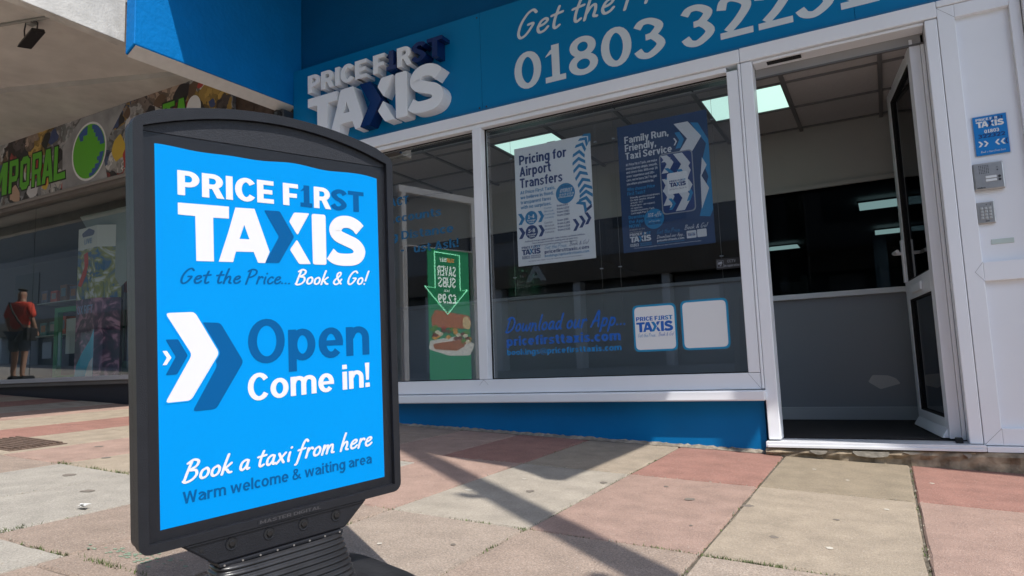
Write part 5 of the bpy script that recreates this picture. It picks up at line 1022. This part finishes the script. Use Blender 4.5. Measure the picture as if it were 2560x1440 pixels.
part('cloth', mb, mat('black_cloth', (.02, .022, .028), .35), clo, smooth=True); part('hanger', MB().tube([(0, 0, 1.1), (0, 0, 1.25)], .004), steel, clo)
gb = empty('green_reflection_panels', 'added green panels standing in for a reflection low in the left shop window', 'painted reflection', (-8.3, 4.75, .04)); gm2 = mat('reflection_green', (.03, .30, .12), .5)  # green panels added behind the pane to stand in for a reflection
for x0, x1, z0, z1 in ((-.55, .55, 0, .05), (-.55, .55, .80, .86), (-.55, -.48, .05, .80), (.48, .55, .05, .80), (-.05, .02, .05, .80)): part('reflection_bar', MB().box(x0, x1, -.03, .03, z0, z1), gm2, gb)
part('reflection_back', MB().box(-.48, .48, .31, .34, .05, .80), mat('reflection_dark_green', (.02, .16, .07), .6), gb); part('reflection_white', MB().box(-.35, -.12, .0, .01, .30, .72), mat('reflection_pale', (.6, .66, .64), .6), gb); part('reflection_white', MB().box(.12, .38, .0, .01, .22, .75), mat('reflection_pale', (.6, .66, .64), .6), gb)
# ================================================================== the far side of the street, seen mirrored in the windows
opp = empty('opposite_shops', 'row of pale shop fronts across the street, mirrored in the glass', 'building', (-8, -6, -.3))
pw = mat('opposite_render', (.22, .22, .225), .8, noise=.05); wdk = mat('opposite_dark_window', (.07, .075, .085), .4); 
part('wall', MB().box(-70, 14, -.5, 0, 2.6, 5.0), pw, opp); part('tall_wall', MB().box(-70, 9, -.7, -.51, 5.0, 9.5), mat('opposite_upper_wall', (.17, .165, .155), .85, noise=.1), opp); part('wall', MB().box(-70, 14, -.4, 0, -.6, .2), pw, opp); part('back_panel', MB().box(-70, 14, -.6, -.5, -.6, 5), wdk, opp)
part('fascia', MB().box(-70, 14, 0, .1, 2.1, 2.62), mat('tan_fascia', (.14, .11, .08), .7), opp)
for k in range(30):
    x = -46+2*k; part('pillar', MB().box(x, x+.16, -.3, .02, .2, 2.1), mat('opposite_frame', (.5, .52, .54), .5), opp); part('window', MB().box(x+.2, x+1.96, -.28, -.26, .25, 2.05), wdk, opp)
    if k % 3 == 1: part('notice', MB().box(x+.5, x+1.1, -.25, -.24, 1.2, 1.8), mat('notice_pale', (.5, .52, .52), .6), opp)
    if k % 4 == 2: part('door', MB().box(x+1.0, x+1.7, -.22, -.2, .2, 2.05), mat('pale_door', (.35, .36, .37), .5), opp)
for k in range(9): part('upper_window', MB().box(-21+4*k, -19.4+4*k, 0, .03, 3.2, 4.4), wdk, opp)
mb = MB(); OM = lambda u, v, h: (-u, .102+h, v)
put_text(mb, 'AZ', -9.4+8-.0, -8.4+8, 2.2, .34, 'g', 1, OM); part('lettering', mb, mat('silver_letter', (.5, .5, .5), .4), opp)
# green meal-deal poster in a glazed stand, mirrored in the left pane
Rg = Matrix(((-.314, -.949, 0), (.949, -.314, 0), (0, 0, 1)))    # columns: reading direction, into the board, up
st = empty('poster_stand', 'green sandwich offer poster in a white glazed stand, mirrored in the left pane', 'poster stand', (-5.79+.314*.385, -.153-.949*.385, -.18), rot=Rg)
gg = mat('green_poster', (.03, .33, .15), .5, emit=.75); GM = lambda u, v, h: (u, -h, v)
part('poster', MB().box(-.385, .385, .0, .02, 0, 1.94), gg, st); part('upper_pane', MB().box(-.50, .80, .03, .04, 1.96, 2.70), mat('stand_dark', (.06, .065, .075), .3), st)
for x0, x1, z0, z1 in ((-.52, -.46, -.16, 2.72), (.76, .84, -.16, 2.72), (-.56, .88, 2.72, 2.82), (-.46, .76, 1.945, 1.96)): part('frame', MB().box(x0, x1, -.02, .06, z0, z1), mat('white_frame', (.8, .8, .8), .4), st)
lg = mat('lit_green_line', (.35, .95, .62), .4, emit=2.2)
def pth(pts, r=.009): return MB().tube([(u, -.012, v) for u, v in pts], r, 6)
ar = [(.15, 1.87-.06), (-.20, 1.85-.0), (-.20, 1.10), (-.33, 1.13), (-.0, .50), (.36, 1.30), (.17, 1.27), (.15, 1.81)]
ar = [(.27, 1.90), (-.20, 1.88), (-.20, 1.34), (-.34, 1.36), (.05, .98), (.46, 1.38), (.27, 1.36), (.27, 1.90)]
part('arrow_line', pth(ar), lg, st)
mb = MB(); put_text(mb, 'SAVER', -.13, .22, 1.55, .15, 'g', .9, GM, .004); put_text(mb, 'SUBS', -.12, .21, 1.38, .15, 'g', .9, GM, .004); put_text(mb, '£2.99', -.13, .22, 1.14, .14, 'g', 1, GM, .004); put_text(mb, 'FROM', .0, .10, 1.31, .035, 'g', .8, GM, .004)
part('lettering', mb, mat('lit_white_letter', (.85, .95, .9), .4, emit=1.5), st)
mb = MB(); put_text(mb, 'SUB', -.10, .04, 1.76, .06, 'g', 1, GM, .004); part('lettering', mb, mat('lit_orange_letter', (.8, .35, .1), .4, emit=1.4), st); mb = MB(); put_text(mb, 'WAY', .04, .17, 1.76, .06, 'g', 1, GM, .004); part('lettering', mb, MATS['lit_white_letter'], st)
def pr_(pts, c, d, nm):
    mb = MB(); flat(mb, round_poly([(a*1.28+.02, b*1.25+.34) for a, b in pts], .03), GM, d); part('printed_food', mb, mat(nm, c, .5, emit=.8, noise=.25, nscale=30), st)
pr_([(-.40+.02, .16), (-.30, .02), (.0, -.0+.02), (.30, .10), (.28, .20), (-.1, .25)], (.75, .75, .68), .003, 'wrap_white')
pr_([(-.30, .50), (.20, .56), (.26, .46), (.25, .36), (-.28, .34), (-.33, .42)], (.50, .16, .05), .006, 'bread_brown'); pr_([(-.33, .40), (-.27, .50), (-.20, .47), (-.20, .36), (-.29, .33)], (.75, .58, .28), .007, 'bread_crumb')
for k in range(34):
    u = random.uniform(-.30, .26); v = .30+random.uniform(-.09, .07)+(.26-u)*-.08; c, nm = random.choice((((.40, .05, .02), 'meat_red'), ((.20, .05, .02), 'meat_brown'), ((.75, .7, .5), 'cheese_white'), ((.12, .30, .03), 'salad_green'), ((.7, .35, .05), 'pepper_orange')))
    pr_([(u-.05, v), (u, v-.03), (u+.05, v), (u, v+.03)], c, .008+k*.0001, nm)
pr_([(-.25, .22), (.24, .16), (.22, .10), (-.10, .08), (-.22, .13)], (.42, .15, .05), .0065, 'bread_low')
# ---------------- passer-by in a red shirt, mirrored in the left shop window
def skin(name, verts, edges, rad, m, parent, root=0, sub=2):
    me = bpy.data.meshes.new(name); me.from_pydata(verts, edges, []); o = bpy.data.objects.new(name, me); col.objects.link(o)
    sm = o.modifiers.new('s', 'SKIN'); 
    if not me.skin_vertices: bpy.context.view_layer.update()
    for k, r in enumerate(rad):
        sv = me.skin_vertices[0].data[k]; sv.radius = r if isinstance(r, tuple) else (r, r); sv.use_root = (k == root)
    ss = o.modifiers.new('d', 'SUBSURF'); ss.levels = sub; ss.render_levels = sub
    bpy.context.view_layer.update(); dg = bpy.context.evaluated_depsgraph_get(); me2 = bpy.data.meshes.new_from_object(o.evaluated_get(dg)); o.modifiers.clear(); o.data = me2
    me2.materials.clear(); me2.materials.append(m)
    for p in me2.polygons: p.use_smooth = True
    o.parent = parent; return o
PX, PY = -12.3, 2.0
person = empty('person', 'person in red shirt, grey shorts and cap with a shoulder bag, mirrored at far left', 'person', (PX, PY, gz(PX, PY)), rot=Matrix.Rotation(math.radians(-18), 3, 'Z')); person.scale = (.86, .86, .86)
skn = mat('skin', (.50, .30, .21), .6); shirt = mat('red_shirt', (.85, .10, .06), .85, noise=.08); shorts = mat('grey_shorts', (.09, .11, .15), .9, noise=.2, nscale=20)
# facing -y; x to his left
V = [(0, 0, .95), (0, .0, 1.15), (0, .01, 1.38), (0, -.01, 1.50), (0, -.02, 1.60), (0, -.03, 1.70), (.19, .01, 1.40), (.27, .02, 1.14), (.26, -.10, .90), (.25, -.13, .82), (-.19, .01, 1.40), (-.27, .02, 1.14), (-.27, -.08, .90), (-.26, -.10, .82),
     (.10, 0, .88), (.12, .0, .50), (.12, .04, .09), (.12, -.10, .04), (-.10, 0, .88), (-.12, -.03, .50), (-.12, .0, .09), (-.12, -.14, .04)]
Ed = [(0, 1), (1, 2), (2, 3), (3, 4), (4, 5), (2, 6), (6, 7), (7, 8), (8, 9), (2, 10), (10, 11), (11, 12), (12, 13), (0, 14), (14, 15), (15, 16), (16, 17), (0, 18), (18, 19), (19, 20), (20, 21)]
Rd = [(.15, .11), (.15, .11), (.17, .12), .055, .085, .075, .055, .045, .035, .04, .055, .045, .035, .04, .09, .06, .04, .035, .09, .06, .04, .035]
skin('body', V, Ed, Rd, skn, person)
skin('shirt', [(0, 0, .90), (0, 0, 1.15), (0, .01, 1.40), (0, 0, 1.47), (.20, .01, 1.40), (.29, .02, 1.16), (-.20, .01, 1.40), (-.29, .02, 1.16)], [(0, 1), (1, 2), (2, 3), (2, 4), (4, 5), (2, 6), (6, 7)], [(.19, .15), (.19, .14), (.19, .14), .07, .08, .075, .08, .075], shirt, person)
skin('shorts', [(0, 0, .93), (.10, 0, .84), (.125, 0, .52), (-.10, 0, .84), (-.125, -.01, .52)], [(0, 1), (1, 2), (0, 3), (3, 4)], [(.175, .135), .11, .10, .11, .10], shorts, person)
for s in (1, -1): part('shoe', MB().prism(rrect(-.16, .10, 0, .09, .04), -.05, .05), mat('dark_shoe', (.03, .03, .035), .6), person).rotation_euler = (0, 0, PI/2)
for k, o in enumerate([c for c in person.children if c.name.startswith('shoe')]): o.location = (.12 if k == 0 else -.12, -.04, 0)
skin('cap', [(0, -.02, 1.68), (0, -.03, 1.74)], [(0, 1)], [.105, .085], mat('dark_cap', (.03, .035, .03), .8), person)
part('strap', MB().tube([(-.13, .13, 1.46), (-.02, .165, 1.30), (.10, .16, 1.12), (.22, .12, .95)], .016, 6), mat('bag_black', (.02, .02, .022), .7), person)
part('bag', MB().box(.20, .30, -.10, .14, .74, .98), MATS['bag_black'], person, .02)
bpy.context.view_layer.update()

for o in bpy.data.objects:
    if o.name.split('.')[0] == 'lettering': o['kind'] = 'stuff'
